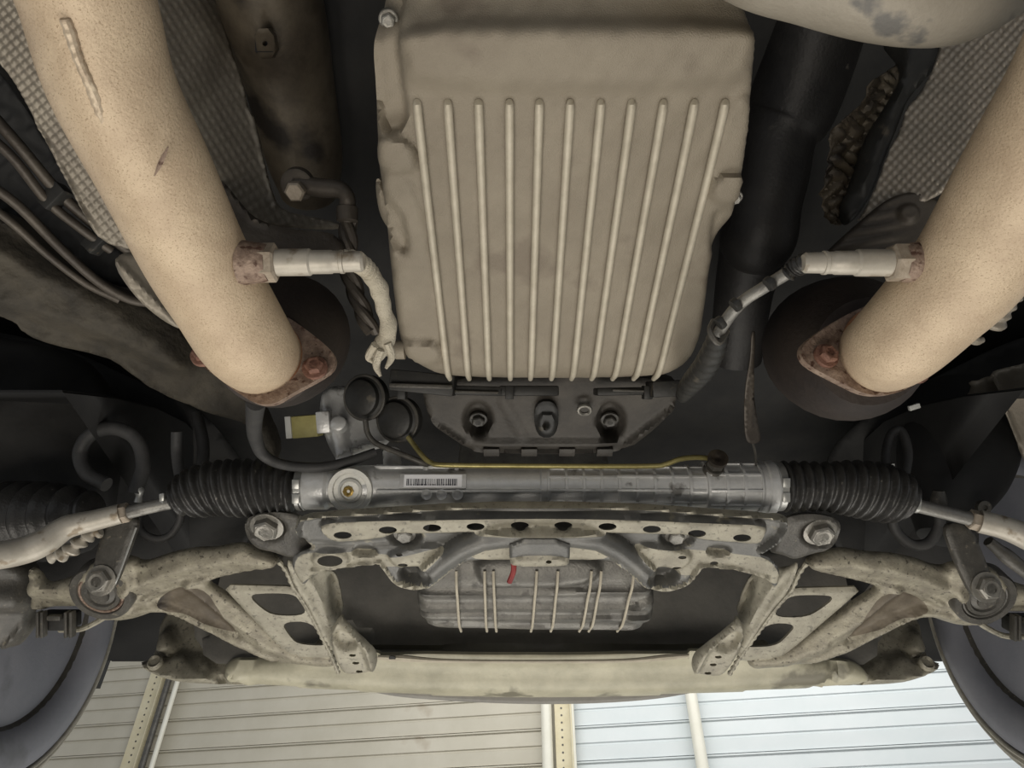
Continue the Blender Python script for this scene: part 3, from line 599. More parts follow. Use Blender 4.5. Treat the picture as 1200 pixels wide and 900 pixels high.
tube('wire', [(601, 652, .895), (602, 668, .90), (597, 682, .91)], .0035, 'red', None, label='short red wire hanging below the centre bracket', cat='wire', seg=8, n=4)

# ================================================================== SUBFRAME SIDE FRAMES
def side_frame(side):
    f = (lambda p, dy=0: list(p)) if side == 'left' else (lambda p, dy=0: [(1262-(a[0]-385)*.985-385+370-362, a[1]+dy) for a in p])
    if side == 'right':
        f = lambda p, dy=0: [(1272-a[0]-max(0, (a[1]-690))*.22, a[1]+2) for a in p]
    t = thing('subframe_side_frame', 'cream edged steel frame with two window openings beside the %s control arm' % side, 'subframe', XP.at(*f([(330, 730)])[0], -.02))
    SP = Plane((90, 650, .965), (1180, 650, .965), (635, 780, 1.09))
    stamp('window_plate', f([(258, 687), (300, 688), (346, 689), (352, 697), (362, 715), (378, 745), (390, 768), (384, 775), (342, 772), (326, 760), (300, 732), (278, 709)]), SP, 'frame', t,
          [('fn', lambda X: X[:, 0]*0)], [f([(290, 697), (315, 695), (344, 696), (352, 705), (361, 721), (322, 722), (306, 713)]), f([(329, 729), (366, 728), (381, 754), (378, 757), (348, 755), (338, 744)])], step=3, rim=(4, .004), skirt=.004, rnd=1)
    # long upright web with welded edge
    WPl = Plane(f([(345, 670)])[0]+(.965,), f([(392, 785)])[0]+(1.085,), f([(395, 680)])[0]+(1.02,))
    stamp('web', f([(334, 655), (352, 664), (384, 662), (398, 688), (403, 722), (389, 745), (394, 766), (386, 768), (364, 716), (346, 690)]), WPl, 'frame', t, [('line', f([(352, 668), (372, 690), (386, 730)]), 3, .004, 6), ('poly', f([(384, 664), (400, 690), (403, 722), (390, 722)]), -.02, 8)], step=4, rim=(2, .002), thick=.003, rnd=1)
    tube('weld_edge', [SP.at(*q, .004) for q in f([(328, 656), (337, 668), (345, 686), (351, 694), (362, 712), (375, 738), (388, 764), (397, 786)])], .0032, 'frame', t, seg=8, n=5, ridge=(.012, .0007, 0))
    FP = Plane((90, 720, 1.00), (1180, 720, 1.00), (635, 790, 1.06))
    fo = f([(386, 742), (390, 735), (399, 722), (406, 728), (418, 741), (434, 757), (441, 770), (441, 783), (432, 790), (405, 793), (398, 786), (390, 770)])
    stamp('foot_bracket', fo, FP, 'frame', t, [('line', f([(404, 728), (430, 758), (438, 784)]), 4, .010, 8), ('poly', f([(390, 738), (412, 745), (420, 760), (395, 762)]), -.012, 6)], [ell(*f([(413, 768)])[0], 4.2, 1.8, 12), ell(*f([(417, 777)])[0], 4.2, 1.8, 12), ell(*f([(421, 787)])[0], 4.2, 1.8, 12)], step=2.6, rim=(4, .005), skirt=.006)
    mp = f([(284, 612), (298, 604), (325, 601), (352, 606), (354, 620), (362, 636), (372, 646), (352, 650), (340, 656), (318, 648), (300, 645), (288, 632)])
    mo = thing('mounting_bracket', 'dark steel mounting bracket with one large bolt inboard of the %s control arm' % side, 'bracket', XP.at(*f([(312, 618)])[0], -.02))
    MP = Plane((90, 600, .90), (1180, 600, .90), (635, 650, .935))
    cx, cy = (312, 618) if side == 'left' else (962, 624)
    stamp('plate', mp, MP, 'framed', mo, [('poly', ell(cx, cy+2, 22, 14), -.008, 6)], step=3.4, rim=(5, .004), skirt=.006)
    obj('washer', lathe_bm(MP.at(cx, cy, -.006), MP.n, [(0, .021), (.003, .021), (.004, .019)], 26), 'framed', mo)
    bolt(MP.at(cx, cy, -.003), MP.n, .0145, 'bolt', mo)
    obj('bushing', lathe_bm(MP.at(*f([(322, 650)])[0], -.0), MP.n, [(-.05, .018), (-.034, .024), (-.028, .024), (-.024, .018), (-.020, .012)], 28), 'framed', mo)
side_frame('left'); side_frame('right')

# ================================================================== CONTROL ARMS
def control_arm(side):
    f = (lambda p: list(p)) if side == 'left' else (lambda p: [(1272-a[0], a[1]+(6 if a[0] < 300 else 2)) for a in p])
    m = 'arm'
    t = thing('control_arm', 'cast lower control arm forking from a round bushing on the %s side' % side, 'control arm', XP.at(*f([(230, 700)])[0], -.03))
    A = Plane((90, 650, .97), (1180, 650, .97), (635, 780, 1.10))
    o = [(128, 655), (150, 657), (164, 664), (194, 653), (222, 647), (250, 646), (272, 642), (284, 641), (300, 648), (326, 655), (322, 666), (290, 671), (262, 677), (246, 682), (240, 686), (252, 694), (271, 706), (290, 720), (308, 735), (332, 752), (352, 762), (392, 764), (396, 774), (390, 784), (372, 784), (351, 781), (318, 779), (279, 762), (236, 740), (204, 724), (180, 719), (160, 726), (140, 731), (118, 728), (98, 714), (89, 695), (94, 674), (108, 660)]
    stamp('forging', f(o), A, m, t,
          [('line', f([(150, 690), (190, 672), (230, 661), (275, 655), (318, 660)]), 7, .008, 14), ('line', f([(160, 706), (205, 688), (240, 680), (290, 669), (322, 665)]), 2, .003, 5),
           ('poly', f([(205, 690), (222, 690), (284, 747), (272, 749), (222, 722), (170, 708), (185, 698)]), -.011, 11), ('line', f([(222, 690), (265, 722), (310, 755), (350, 771), (388, 774)]), 6, .008, 12), ('line', f([(222, 694), (262, 724), (300, 750)]), 2.5, -.003, 5),
           ('line', f([(150, 718), (190, 713), (235, 733), (279, 756), (318, 774)]), 2.5, .004, 8), ('poly', f(ell(124, 690, 36, 35)), .010, 12),
           ('fn', lambda X: .0007*np.sin(X[:, 0]/6.1+np.sin(X[:, 1]/8)*2)*np.sin(X[:, 1]/6.3))], step=2.6, rim=(7, .008), skirt=.008, mats=('tubebrown',), paint=[('area', f([(178, 708), (205, 690), (236, 686), (262, 716), (284, 748), (250, 738), (215, 720), (190, 716)]), 0, 1)])  # sunken web takes the darker brown material
    bx, by = f([(124, 690)])[0]
    c = A.at(bx, by, .008); n = (A.n*.85-FW*.5).normalized()
    b = obj('bushing', lathe_bm(c, n, [(-.02, .043), (.004, .043), (.007, .041), (.007, .033), (.003, .031), (.003, .027), (.0065, .026), (.0065, .021), (.004, .019), (.007, .013), (.010, .012)], 40), 'framed', t)
    obj('seal_ring', ring_bm(c+n*.004, n, .0292, .0022), 'rust' if side == 'left' else 'framed', b)
    obj('ball_joint_boot', lathe_bm(A.at(*f([(378, 768)])[0], -.0), A.n, [(-.02, .014), (-.006, .018), (-.002, .018), (.0, .014), (.004, .013), (.005, .009)], 26), 'arm', t)
    # stub that reaches the knuckle
    so = f([(28, 670), (36, 672), (52, 686), (72, 683), (94, 676), (96, 700), (94, 714), (60, 713), (42, 719), (31, 716), (34, 700), (32, 686)])
    stamp('outer_stub', so, A, m, t, [('line', f([(40, 690), (94, 694)]), 8, .010, 10)], step=3.0, rim=(7, .008), skirt=.008)
    # sway bar link
    lk = thing('sway_bar_link', 'flat dark steel link bolted onto the %s control arm bushing' % side, 'link', P(*f([(125, 660)])[0], .93))
    if side == 'left': lo = [(126, 600), (164, 604), (152, 640), (136, 682), (130, 692), (118, 696), (108, 690), (105, 678), (112, 645)]; bc = (119, 680)
    else: lo = [(1105, 612), (1140, 616), (1150, 640), (1164, 676), (1168, 690), (1160, 703), (1148, 704), (1139, 696), (1120, 655)]; bc = (1155, 688)
    LP_ = Plane(f([(100, 600)])[0]+(.94,), f([(170, 600)])[0]+(.94,), f([(120, 690)])[0]+(.93,))
    stamp('bar', lo, LP_, 'framed', lk, [], step=4, rim=(4, .003), skirt=.007)
    tube('bright_edge', [LP_.at(*q, .001) for q in ((160, 618), (152, 640), (138, 678), (132, 688))], .0014, 'zinc', lk, seg=6, n=3) if side == 'left' else None
    bolt(LP_.at(*bc, .001), LP_.n, .0135, 'bolt', lk, ph=.1)
control_arm('left'); control_arm('right')

# ================================================================== UNDERTRAY AND BUMPER
def u_h(py): return .50
UPl = Plane((200, 800, 1.36), (1050, 800, 1.36), (620, 760, 1.36))
UH = Plane((200, 812, 1.35), (1050, 812, 1.35), (620, 760, 1.27))
tr = thing('undertray', 'cream dusty bumper undertray spanning the front above the wall', 'undertray', UH.at(620, 790, -.05))
uo = [(262, 776), (300, 776), (345, 774), (380, 768), (440, 767), (520, 768), (620, 769), (730, 768), (800, 766), (815, 766), (900, 768), (960, 776), (1004, 777), (1018, 790), (1010, 804), (930, 808), (860, 812), (780, 816), (700, 820), (600, 821), (500, 816), (440, 813), (400, 809), (290, 803), (262, 803)]
stamp('bumper_skin', uo, UH, 'tray', tr, [('line', [(445, 768), (500, 770), (620, 771), (740, 770), (805, 767)], 2, .010, 4), ('poly', [(250, 780), (420, 786), (620, 796), (860, 790), (1060, 778), (1040, 800), (620, 816), (280, 800)], .018, 22), ('line', [(258, 782), (285, 802)], 2.5, -.010, 5), ('line', [(270, 782), (297, 802)], 2.5, .006, 5), ('line', [(985, 782), (950, 806)], 2.5, -.010, 5)], step=5, rim=(6, .008), skirt=.008)
obj('black_lip', tube_bm([UH.at(x, y, -.012) for x, y in ((425, 811), (470, 814), (540, 818), (620, 821), (700, 820), (770, 816), (830, 811))], [.004, .012, .014, .014, .014, .012, .004], seg=10, n=4), 'trayd', tr)
obj('bright_lip', tube_bm([UH.at(x, y, .008) for x, y in ((444, 767), (470, 768), (520, 771), (620, 772), (730, 771), (780, 767), (806, 765))], [.004, .006, .0035, .003, .0035, .005, .003], seg=8, n=4), 'panrib', tr)
obj('brace_slot', lathe_bm(UH.at(461, 766, .012), UH.n, [(0, .006), (.001, .006)], 12), 'dark', tr)
dt = thing('inner_tray', 'black plastic inner tray between engine oil pan and bumper undertray', 'tray', P(620, 750, 1.35))
TP = Plane((400, 765, 1.36), (860, 765, 1.36), (620, 650, 1.46))
stamp('tray_sheet', [(250, 640), (1020, 640), (1040, 700), (1030, 775), (880, 780), (620, 782), (380, 780), (230, 775), (225, 700)], TP, 'trayd', dt, [('line', [(440, 752), (540, 756), (640, 757), (760, 754), (840, 748)], 4, .03, 8), ('line', [(400, 720), (450, 744), (520, 750)], 6, .02, 10)], step=9, thick=.004)
for side in ('left', 'right'):
    f = (lambda p: list(p)) if side == 'left' else (lambda p: [(1266-a[0], a[1]+1) for a in p])
    cb = thing('bumper_corner', 'folded grey plastic bumper corner beside the %s tyre' % side, 'bumper', UH.at(*f([(210, 770)])[0], -.04))
    CPn = Plane(f([(160, 785)])[0]+(1.36,), f([(330, 790)])[0]+(1.34,), f([(230, 730)])[0]+(1.42,))
    stamp('corner_skin', f([(158, 778), (180, 772), (188, 720), (215, 700), (240, 700), (330, 735), (340, 770), (335, 790), (295, 803), (240, 802), (195, 797)]), CPn, 'frame', cb,
          [('poly', f([(160, 776), (205, 772), (212, 764), (240, 770), (262, 798), (200, 798)]), .03, 10), ('poly', f([(200, 728), (214, 762), (184, 768)]), .035, 10), ('line', f([(225, 768), (262, 800)]), 3, -.012, 6)], step=4, rim=(4, .006), skirt=.01, rnd=1)
    stamp('black_panel', f([(236, 738), (300, 752), (345, 772), (352, 782), (300, 780), (238, 777)]), Plane(f([(160, 785)])[0]+(1.31,), f([(330, 790)])[0]+(1.29,), f([(230, 730)])[0]+(1.37,)), 'trayd', cb, [], step=5, rim=(2, .002), skirt=.01, rnd=1)
    obj('push_clip', lathe_bm(CPn.at(*f([(192, 776)])[0], .03), CPn.n, [(-.004, .014), (.006, .014), (.010, .011), (.006, .007)], 20), 'frame', cb)

# ================================================================== FRONT TYRES
def tyre(side):
    s = -1 if side == 'left' else 1
    arc = [(175, 723), (147, 787), (117, 830), (87, 870), (63, 893)] if s < 0 else [(1085, 740), (1104, 790), (1130, 832), (1160, 868), (1188, 897)]
    X0 = .05*0+s*.80+(.03 if s > 0 else 0)
    pts = []
    for px, py in arc:
        r = FW+RT*((px-600)/F)+UP*((450-py)/F); tt = X0/r.x; pts.append(CAM+r*tt)
    A = np.array([[2*p.y, 2*p.z, 1] for p in pts]); b = np.array([p.y**2+p.z**2 for p in pts]); sol = np.linalg.lstsq(A, b, rcond=None)[0]
    cy, cz = sol[0], sol[1]; R = math.sqrt(sol[2]+cy*cy+cz*cz); print('tyre', side, cy, cz, R)
    R0 = min(max(R, .24), .29)
    if R0 != R:      # keep the lower edge where it is seen
        cz += (R0-R)*.9; cy -= (R0-R)*.5; R = R0
    c = Vector((X0, cy, cz)); n = Vector((-s, 0, 0))
    t = thing('tyre', 'dusty grey inner side of the %s front tyre' % side, 'tyre', c)
    obj('tyre_casing', lathe_bm(c, n, [(-.21, R*.80), (-.20, R*.93), (-.17, R*.99), (-.10, R), (-.03, R*.995), (-.012, R*.975), (-.006, R*.955), (-.010, R*.945), (.0, R*.93), (.004, R*.915), (-.002, R*.905), (.010, R*.88), (.014, R*.80), (.010, R*.72), (.0, R*.66), (-.012, R*.64)], 72), 'tyre', t, ang=60)
    for r_, off, tk in ((.985, -.012, .007), (.945, .000, .006), (.905, .008, .004)): obj('shoulder_ring', ring_bm(c+n*off, n, R*r_, tk, 90), 'tread', t)
    obj('rim', lathe_bm(c, n, [(-.14, R*.2), (-.13, R*.56), (-.03, R*.60), (-.012, R*.655), (-.004, R*.655), (-.02, R*.61), (-.10, R*.57), (-.125, R*.25)], 56), 'framed', t)
tyre('left'); tyre('right')

# ================================================================== UPPER LEFT: SHIELDS, LINES, RAIL
def dim(pitch, amp, ang=0., px=1.):
    ca, sa = math.cos(ang), math.sin(ang)
    def fn(X):
        u = (X[:, 0]*ca+X[:, 1]*sa)/pitch*math.pi; v = (-X[:, 0]*sa+X[:, 1]*ca)/(pitch*px)*math.pi
        return amp*np.abs(np.sin(u)*np.sin(v))
    return ('fn', fn)
rough = lambda a, q: ('fn', lambda X: a*(np.sin(X[:, 0]/q+1.7*np.sin(X[:, 1]/q/1.3))*np.sin(X[:, 1]/q*.83+1.1*np.sin(X[:, 0]/q/1.7))))
def single(name, label, cat, outline, plane, m, **k): return stamp(name, outline, plane, m, None, label=label, cat=cat, **k)
SL = Plane((0, 0, .66), (0, 300, .74), (160, 150, .74))
single('heat_shield', 'dimpled heat shield sheet left of the tan pipe with the weld seam', 'heat shield', [(-40, -40), (40, -40), (70, 60), (130, 180), (190, 290), (185, 300), (150, 292), (118, 284), (96, 245), (60, 175), (20, 100), (-5, 66), (-40, 20)], SL, 'shield', feats=[dim(9, .0022, .9, 1.0), ('line', [(-5, 66), (60, 175), (118, 284)], 2.5, .004, 3)], step=2.3, rim=(3, .002), thick=.0015, ang=70)
SI = Plane((200, 0, .80), (330, 250, .86), (280, 60, .86))
single('heat_shield', 'dimpled heat shield sheet between the left tan pipe and the brown tube', 'heat shield', [(165, -30), (248, -30), (268, 50), (286, 100), (291, 128), (300, 140), (310, 190), (323, 240), (340, 249), (375, 256), (400, 262), (400, 268), (375, 269), (335, 266), (300, 262), (270, 240), (235, 200), (195, 120)], SI, 'shield', feats=[dim(8, .0018, -.55, 1.4), ('fn', lambda X: -.0*X[:, 0]), ('line', [(248, -30), (286, 100), (323, 240), (400, 262)], 3, .003, 4), ('poly', [(165, -30), (240, -30), (262, 60), (225, 130), (190, 100)], .008, 30)], step=2.3, rim=(3, .003), thick=.0015, ang=70)
single('shield_bracket', 'plain brown folded shield piece above the left oxygen sensor', 'heat shield', [(250, 208), (262, 212), (280, 235), (300, 258), (340, 268), (390, 272), (405, 285), (402, 300), (340, 310), (285, 310), (262, 270)], Plane((250, 208, .80), (400, 280, .80), (300, 310, .76)), 'shieldd', feats=[('line', [(262, 212), (300, 258), (390, 272)], 4, .006, 6)], step=4, rim=(6, .006), skirt=.02)
RPn = Plane((0, 300, .86), (240, 420, 1.02), (0, 420, .90))
single('chassis_rail', 'dirt caked box rail running below the brake lines at far left', 'chassis rail', [(-60, 230), (20, 262), (60, 300), (110, 335), (165, 352), (205, 380), (240, 415), (300, 470), (330, 540), (308, 560), (300, 500), (250, 490), (215, 474), (182, 462), (160, 445), (125, 419), (60, 405), (22, 392), (14, 376), (-60, 355)], RPn, 'dirt',
       feats=[('poly', [(-60, 240), (60, 310), (160, 362), (230, 420), (215, 440), (140, 400), (60, 375), (-60, 340)], .03, 26), ('line', [(16, 392), (60, 405), (125, 419), (160, 446), (215, 475)], 2, .004, 3), rough(.0018, 7), rough(.003, 21)], step=3.6, rim=(6, .012), skirt=.06)
LN = thing('brake_lines', 'four thin grey brown brake and fuel lines sweeping along the left rail', 'brake lines', P(60, 240, .80))
for pts, r_ in (([(-30, 112, .74), (20, 168, .76), (62, 218, .79), (95, 250, .82), (130, 278, .85), (160, 300, .88)], .0062), ([(-30, 145, .74), (15, 185, .76), (55, 235, .79), (95, 268, .82), (130, 293, .85)], .0052),
                ([(-30, 205, .75), (20, 240, .78), (70, 290, .82), (115, 330, .86), (150, 350, .88), (180, 356, .9)], .0056), ([(-30, 228, .75), (15, 262, .78), (55, 298, .82), (100, 332, .86), (140, 352, .88)], .0045)):
    tube('line', pts, r_, 'shieldd', LN, seg=12, n=7)
for x, y, d in ((58, 228, .785), (110, 280, .83)): obj('clip', pbox(x-9, y-16, x+9, y+16, d, .02, .002, rot=-.8), 'plastic', LN)
single('floor_sheet', 'dark patterned floor sheet behind the brake lines at far left', 'floor sheet', [(-60, 40), (0, 78), (60, 175), (118, 284), (150, 300), (165, 345), (100, 320), (20, 255), (-60, 220)], Plane((0, 100, .86), (150, 300, .98), (0, 240, .90)), 'darkw', feats=[rough(.003, 6)], step=4, thick=.002)
single('shield_plate', 'small tan grey plate tucked under the middle of the left tan pipe', 'plate', [(128, 303), (158, 290), (190, 320), (214, 380), (212, 387), (185, 372), (155, 345)], Plane((128, 303, .70), (214, 384, .74), (160, 290, .72)), 'shield', feats=[('line', [(135, 305), (200, 372)], 3, .004, 8)], step=4, rim=(4, .003), thick=.002)
tb = thing('brown_tube', 'wide brown stained tube passing behind the left heat shield', 'tube', P(335, 90, .95))
tube('tube_wall', [(300, -60, .80), (322, 20, .86), (340, 100, .93), (356, 180, .99), (362, 225, 1.04)], [.060, .060, .056, .052, .040], 'tubebrown', tb, seg=32, n=8)
sq = Plane((298, 35, .785), (325, 35, .785), (312, 70, .825))
stamp('square_plate', [(297, 34), (319, 33), (324, 68), (302, 70)], sq, 'tubebrown', tb, feats=[('line', [(297, 34), (319, 33), (324, 68), (302, 70), (297, 34)], 1, -.0015, 1)], holes=[ell(310.5, 51, 3.2, 3.2, 12)], step=2.5, skirt=.012, rnd=1)
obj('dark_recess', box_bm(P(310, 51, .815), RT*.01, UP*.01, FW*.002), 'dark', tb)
bj = thing('cooler_line', 'brown banjo fitting and elbow with a twisted hose above the left sensor', 'oil line', P(350, 222, .80))
tube('elbow', [(348, 216, .80), (375, 220, .80), (396, 222, .80), (406, 230, .80), (407, 245, .805), (407, 258, .81)], [.010, .0105, .010, .009, .0095, .010], 'shieldd', bj, seg=18, n=7)
nb = (-FW*.85-UP*.5).normalized()
obj('banjo_ring', lathe_bm(P(349, 216, .80)-nb*.008, nb, [(0, .016), (.002, .018), (.012, .018), (.014, .015)], 26), 'shieldd', bj)
obj('banjo_bolt', lathe_bm(P(349, 221, .795)+nb*.002, nb, [(0, .010), (.003, .0112), (.012, .0112), (.014, .009)], 6), 'nut', bj, ang=25)
obj('ferrule', lathe_bm(P(407, 242, .805), -UP, [(0, .0105), (.001, .0118), (.016, .0118), (.017, .010)], 20), 'shieldd', bj)
for q in range(3):
    obj('hose_strand', tube_bm([P(408+6*math.cos(t*1.1+q*2.1)*.9+(0 if t < 4 else (t-4)**1.25*3.1), 258+t*13.5, .815+.006*math.sin(t*1.1+q*2.1)+t*.003) for t in [k*.75 for k in range(14)]], .0062, seg=10, n=4), 'shieldd', bj)

# ================================================================== UPPER RIGHT
SR = Plane((1010, 240, .86), (1190, 90, .74), (1100, 60, .80))
single('heat_shield', 'dimpled heat shield sheet left of the right hand tan pipe', 'heat shield', [(1118, -20), (1240, -40), (1240, 90), (1200, 110), (1150, 190), (1090, 238), (1050, 240), (1000, 262), (1012, 250), (1028, 215), (1040, 180), (1056, 150), (1062, 125), (1078, 110), (1098, 72)], SR, 'shieldl', feats=[dim(7.5, .0030, .75, 1.15), ('line', [(1098, 72), (1062, 125), (1040, 180), (1012, 250)], 2, .003, 3)], step=2.1, rim=(3, .003), thick=.0015, ang=70)
OV = Plane((970, 300, .84), (1100, 240, .80), (1040, 226, .82))
single('shield_plate', 'dark ribbed shield plate with a rounded top above the right oxygen sensor', 'heat shield', [(960, 306), (985, 280), (1010, 258), (1040, 232), (1065, 223), (1090, 225), (1106, 238), (1106, 290), (1075, 310), (1000, 312)], OV, 'shieldd', feats=[('fn', lambda X: .0012*np.sin((X[:, 1]+X[:, 0]*.18)/2.3)*sstep((1075-X[:, 0])/40)), ('poly', ell(1064, 250, 12, 10), .006, 8)], step=2.2, rim=(5, .005), skirt=.02, ang=60)
single('rubber_flap', 'dark rubber flap edging the right dimpled heat shield', 'rubber flap', [(1030, 30), (1110, 48), (1100, 76), (1066, 112), (1056, 140), (1038, 185), (1024, 225), (1005, 255), (992, 262), (985, 240), (1000, 215), (1015, 160), (1048, 110), (1065, 75)], Plane((1000, 250, .87), (1100, 60, .81), (1030, 30, .84)), 'plastic', feats=[('line', [(1060, 60), (1050, 120), (1010, 220)], 5, .006, 10)], step=5, rim=(5, .006), skirt=.02)
single('crumpled_foil', 'crumpled torn brown foil insulation beside the right driveshaft tube', 'insulation', [(1076, 50), (1070, 78), (1050, 98), (1040, 118), (1036, 140), (1018, 155), (1014, 180), (1004, 205), (990, 218), (990, 250), (980, 268), (966, 258), (958, 245), (960, 215), (970, 180), (966, 160), (985, 140), (1010, 120), (1012, 98), (1030, 90), (1055, 70), (1068, 50)], Plane((970, 260, .90), (1060, 60, .88), (1040, 140, .90)), 'tubebrown',
       feats=[('fn', lambda X: .006*np.abs(np.sin(X[:, 0]/6+2*np.sin(X[:, 1]/9)))+.005*np.abs(np.sin(X[:, 1]/5+1.5*np.sin(X[:, 0]/7))))], step=2.6, thick=.001, rnd=1, ang=25)
tube('driveshaft', [(985, -90, .86), (962, 0, .92), (944, 70, .96), (925, 130, .99), (912, 160, 1.0), (905, 205, 1.01), (896, 240, 1.02), (889, 275, 1.03), (884, 290, 1.06), (872, 340, 1.10), (862, 420, 1.16)], [.064, .064, .063, .060, .051, .049, .050, .053, .049, .043, .040], 'tubedark', None, label='sooty dark stepped tube passing right of the ribbed pan', cat='tube', seg=36, n=6)
tube('gearbox_mount', [(790, -120, .52), (880, -62, .51), (960, -40, .505), (1040, -22, .50), (1110, -16, .50), (1160, -32, .50), (1260, -90, .50)], [.030, .036, .038, .039, .0385, .036, .03], 'mount', None, label='pale silvery rounded mount arm crossing the top right corner', cat='mount', seg=32, n=8)
single('strap', 'thin hanging grey strap right of the ribbed pan above the rack', 'strap', [(881, 388), (886, 388), (884, 430), (882, 455), (889, 500), (893, 516), (884, 521), (874, 518), (872, 485), (874, 450), (880, 420)], Plane((880, 390, .86), (890, 390, .865), (884, 520, .9)), 'shieldd', feats=[('line', [(883, 440), (880, 500)], 1, .003, 4)], step=3, thick=.0015)
tube('strap_wire', [(882, 519, .90), (885, 530, .91), (886, 545, .92)], .0016, 'framed', None, label='short thin wire between the grey strap and the rack', cat='wire', seg=6, n=3)
tube('corrugated_hose', [(1215, 310, .66), (1190, 335, .67), (1172, 360, .68), (1160, 382, .69)], [.0115, .0115, .0115, .012], 'shield', None, label='short corrugated grey green hose end right of the right tan pipe', cat='hose', seg=20, ridge=(.010, .0012, 0))
tube('small_hook', [(1120, 386, .72), (1132, 390, .72), (1143, 399, .72), (1152, 398, .72)], [.007, .007, .005, .003], 'shield', None, label='small pale hook shaped tab under the right tan pipe', cat='tab', seg=10, n=5)
# ================================================================== WHEEL ARCH CONTENTS
dk = 'darkw'
st = thing('drive_joint_boot', 'dark ribbed drive joint boot behind the left tie rod', 'joint boot', P(60, 600, .98))
obj('boot', tube_bm([(112, 600, .98), (90, 602, .985), (55, 606, 1.0), (10, 612, 1.02), (-30, 618, 1.04)], [.020, .032, .043, .053, .058], seg=32, ridge=(.028, .006, 0)), 'rubber', st)
st = thing('suspension_strut', 'dark round strut housing behind the right tie rod', 'strut', P(1120, 545, 1.15))
obj('strut_body', tube_bm([(1100, 630, 1.10), (1108, 585, 1.13), (1118, 540, 1.18), (1130, 490, 1.26)], [.030, .060, .085, .09], seg=28, n=6), dk, st)
obj('mount_ear', lathe_bm(P(1150, 594, 1.05), -FW, [(0, .010), (.008, .010), (.009, .004), (.006, .003)], 16), 'framed', st)
obj('ball_stud', tube_bm([(1100, 575, 1.04), (1100, 588, 1.04), (1101, 600, 1.04)], [.008, .011, .007], seg=12, n=5), 'framed', st)
single('arch_liner', 'pale grey wheel arch liner panel behind the right wheel', 'arch liner', [(1128, 472), (1140, 455), (1136, 448), (1152, 445), (1165, 435), (1185, 430), (1210, 425), (1210, 560), (1192, 520), (1175, 480), (1160, 462), (1136, 482)], Plane((1128, 472, 1.10), (1210, 430, 1.06), (1200, 540, 1.12)), 'shield', feats=[('line', [(1160, 440), (1190, 520)], 3, .01, 8)], step=4, rim=(3, .003), thick=.002, rnd=1)
def hosething(label, pts, r_, m='rubberd', **k): return tube('hose', pts, r_, m, None, label=label, cat='hose', seg=14, n=8, **k)
hosething('dark looped hose behind the left tie rod', [(158, 578, 1.0), (168, 545, 1.01), (160, 515, 1.02), (135, 502, 1.02), (108, 508, 1.02), (94, 530, 1.02), (102, 555, 1.01), (125, 568, 1.0)], .010)
hosething('short upright dark hose behind the left rack boot', [(207, 506, 1.0), (207, 530, 1.0), (210, 552, .99), (214, 566, .985)], .0075)
hosething('small dark hose ring hanging below the small end of the left rack boot', [(164, 600, 1.02), (164, 620, 1.02), (180, 631, 1.02), (198, 628, 1.02), (210, 612, 1.02), (212, 598, 1.02)], .0055)
hosething('dark hose descending behind left chassis rail to the boot', [(230, 485, 1.10), (238, 520, 1.08), (236, 560, 1.05)], .009)
hosething('dark hose ring hanging below the small end of the right rack boot', [(1044, 600, 1.0), (1050, 622, 1.0), (1068, 638, 1.0), (1088, 636, 1.0), (1100, 618, 1.0), (1102, 600, 1.0)], .0075)
hosething('dark hose pair running up behind the right rack boot', [(1060, 560, 1.02), (1064, 530, 1.04), (1056, 505, 1.06), (1044, 510, 1.06), (1038, 535, 1.05), (1040, 558, 1.03)], .0065)
obj('tag', pbox(1037, 544, 1049, 556, 1.01, .002, 0, rot=.1), 'white', None, label='tiny white tag stuck on the dark hose pair', cat='tag')
obj('glint_clip', pbox(1066, 474, 1079, 480, 1.05, .006, .001, rot=.3), 'white', None, label='small white clip in the dark space right of the right flange', cat='clip')
tube('brake_pipe_union', [(163, 569, 1.0), (163, 575, 1.0), (163, 581, 1.0), (162, 588, 1.0)], [.005, .0065, .0045, .006], 'zinc', None, label='shiny small pipe union above the left tie rod', cat='union', seg=12, n=5)
hosething('pale coil wrapped line under the left tie rod', [(118, 622, .93), (100, 630, .93), (88, 640, .93), (76, 648, .93), (60, 652, .93)], [.006, .007, .0085, .0085, .007], 'sensor', ridge=(.014, .003, .3))
hosething('grey brake hose with union under the right tie rod', [(1158, 634, .95), (1170, 644, .95), (1180, 652, .95), (1200, 668, .95), (1230, 690, .95)], [.007, .008, .010, .009, .009], 'framed')
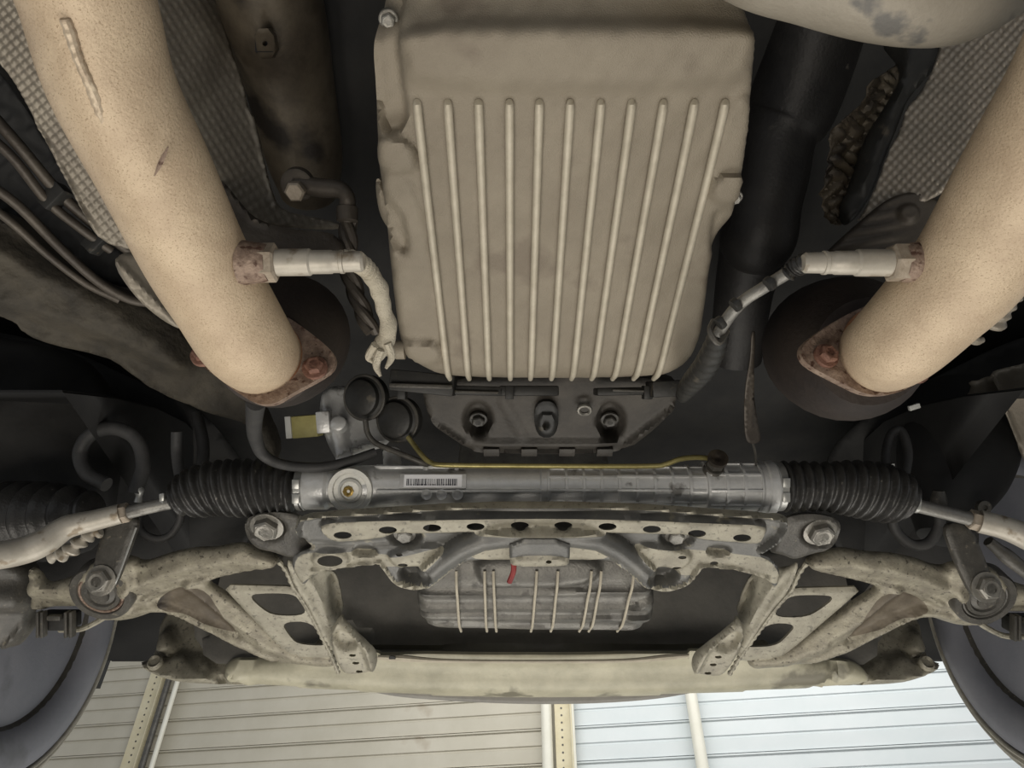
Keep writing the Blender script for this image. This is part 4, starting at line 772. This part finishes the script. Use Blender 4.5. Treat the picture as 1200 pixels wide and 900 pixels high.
def knuckle(side):
    f = (lambda p: list(p)) if side == 'left' else (lambda p: [(1272-a[0], a[1]+4) for a in p])
    t = thing('wheel_knuckle', 'dark steering knuckle and brake backing plate at the %s wheel' % side, 'knuckle', P(*f([(20, 680)])[0], 1.05))
    stamp('knuckle_casting', f([(-60, 640), (0, 660), (28, 668), (38, 690), (38, 712), (30, 728), (34, 745), (20, 762), (0, 764), (-60, 764)]), Plane(f([(0, 640)])[0]+(1.0,), f([(60, 640)])[0]+(1.04,), f([(0, 760)])[0]+(1.06,)), 'framed', t, feats=[('line', f([(-60, 700), (20, 700)]), 12, .02, 20), ('line', f([(0, 765), (34, 726)]), 3, .006, 6)], step=4, rim=(8, .012), skirt=.03)
    c = thing('sensor_connector', 'small grey sensor connector clip under the %s control arm stub' % side, 'connector', P(*f([(62, 735)])[0], 1.03))
    x0 = f([(62, 0)])[0][0]; dy = 0 if side == 'left' else 4
    obj('body', pbox(x0-21, 721+dy, x0+20, 740+dy, 1.03, .03, .003), 'plastic', c)
    for q in (-19, -14, 14, 20): obj('prong', pbox(x0+q-1.6, 718+dy, x0+q+1.6, 748+dy, 1.015, .012, .0008), 'framed', c)
    obj('cap', pbox(x0-8, 722+dy, x0+8, 728+dy, 1.012, .01, .002), 'framed', c)
    tube('curved_bracket', [P(*q) for q in [(a, b+dy, d) for (a, b), d in zip(f([(70, 738), (95, 737), (115, 728), (124, 722)]), (1.05, 1.04, 1.03, 1.02))]], .004, 'frame', c, seg=8, n=5)
knuckle('left'); knuckle('right')

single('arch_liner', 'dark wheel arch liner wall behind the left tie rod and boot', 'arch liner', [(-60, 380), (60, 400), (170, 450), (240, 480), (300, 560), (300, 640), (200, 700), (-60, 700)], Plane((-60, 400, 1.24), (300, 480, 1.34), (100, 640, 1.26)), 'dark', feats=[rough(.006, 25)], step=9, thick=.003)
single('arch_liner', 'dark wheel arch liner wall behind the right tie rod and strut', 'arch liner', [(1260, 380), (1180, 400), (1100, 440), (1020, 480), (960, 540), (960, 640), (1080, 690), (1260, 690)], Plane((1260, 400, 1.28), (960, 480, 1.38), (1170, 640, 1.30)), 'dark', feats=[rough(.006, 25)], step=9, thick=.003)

single('shade_sheet', 'added dark sheet standing in for shade behind the drive joint boot at left', 'shade sheet', [(-80, 392), (60, 400), (120, 440), (140, 520), (120, 640), (60, 662), (-80, 662)], Plane((-60, 400, 1.07), (140, 480, 1.14), (60, 640, 1.08)), 'dark', feats=[rough(.004, 19)], step=7, rim=(12, .01), skirt=.02)  # added to cover the tyre top where only shade falls
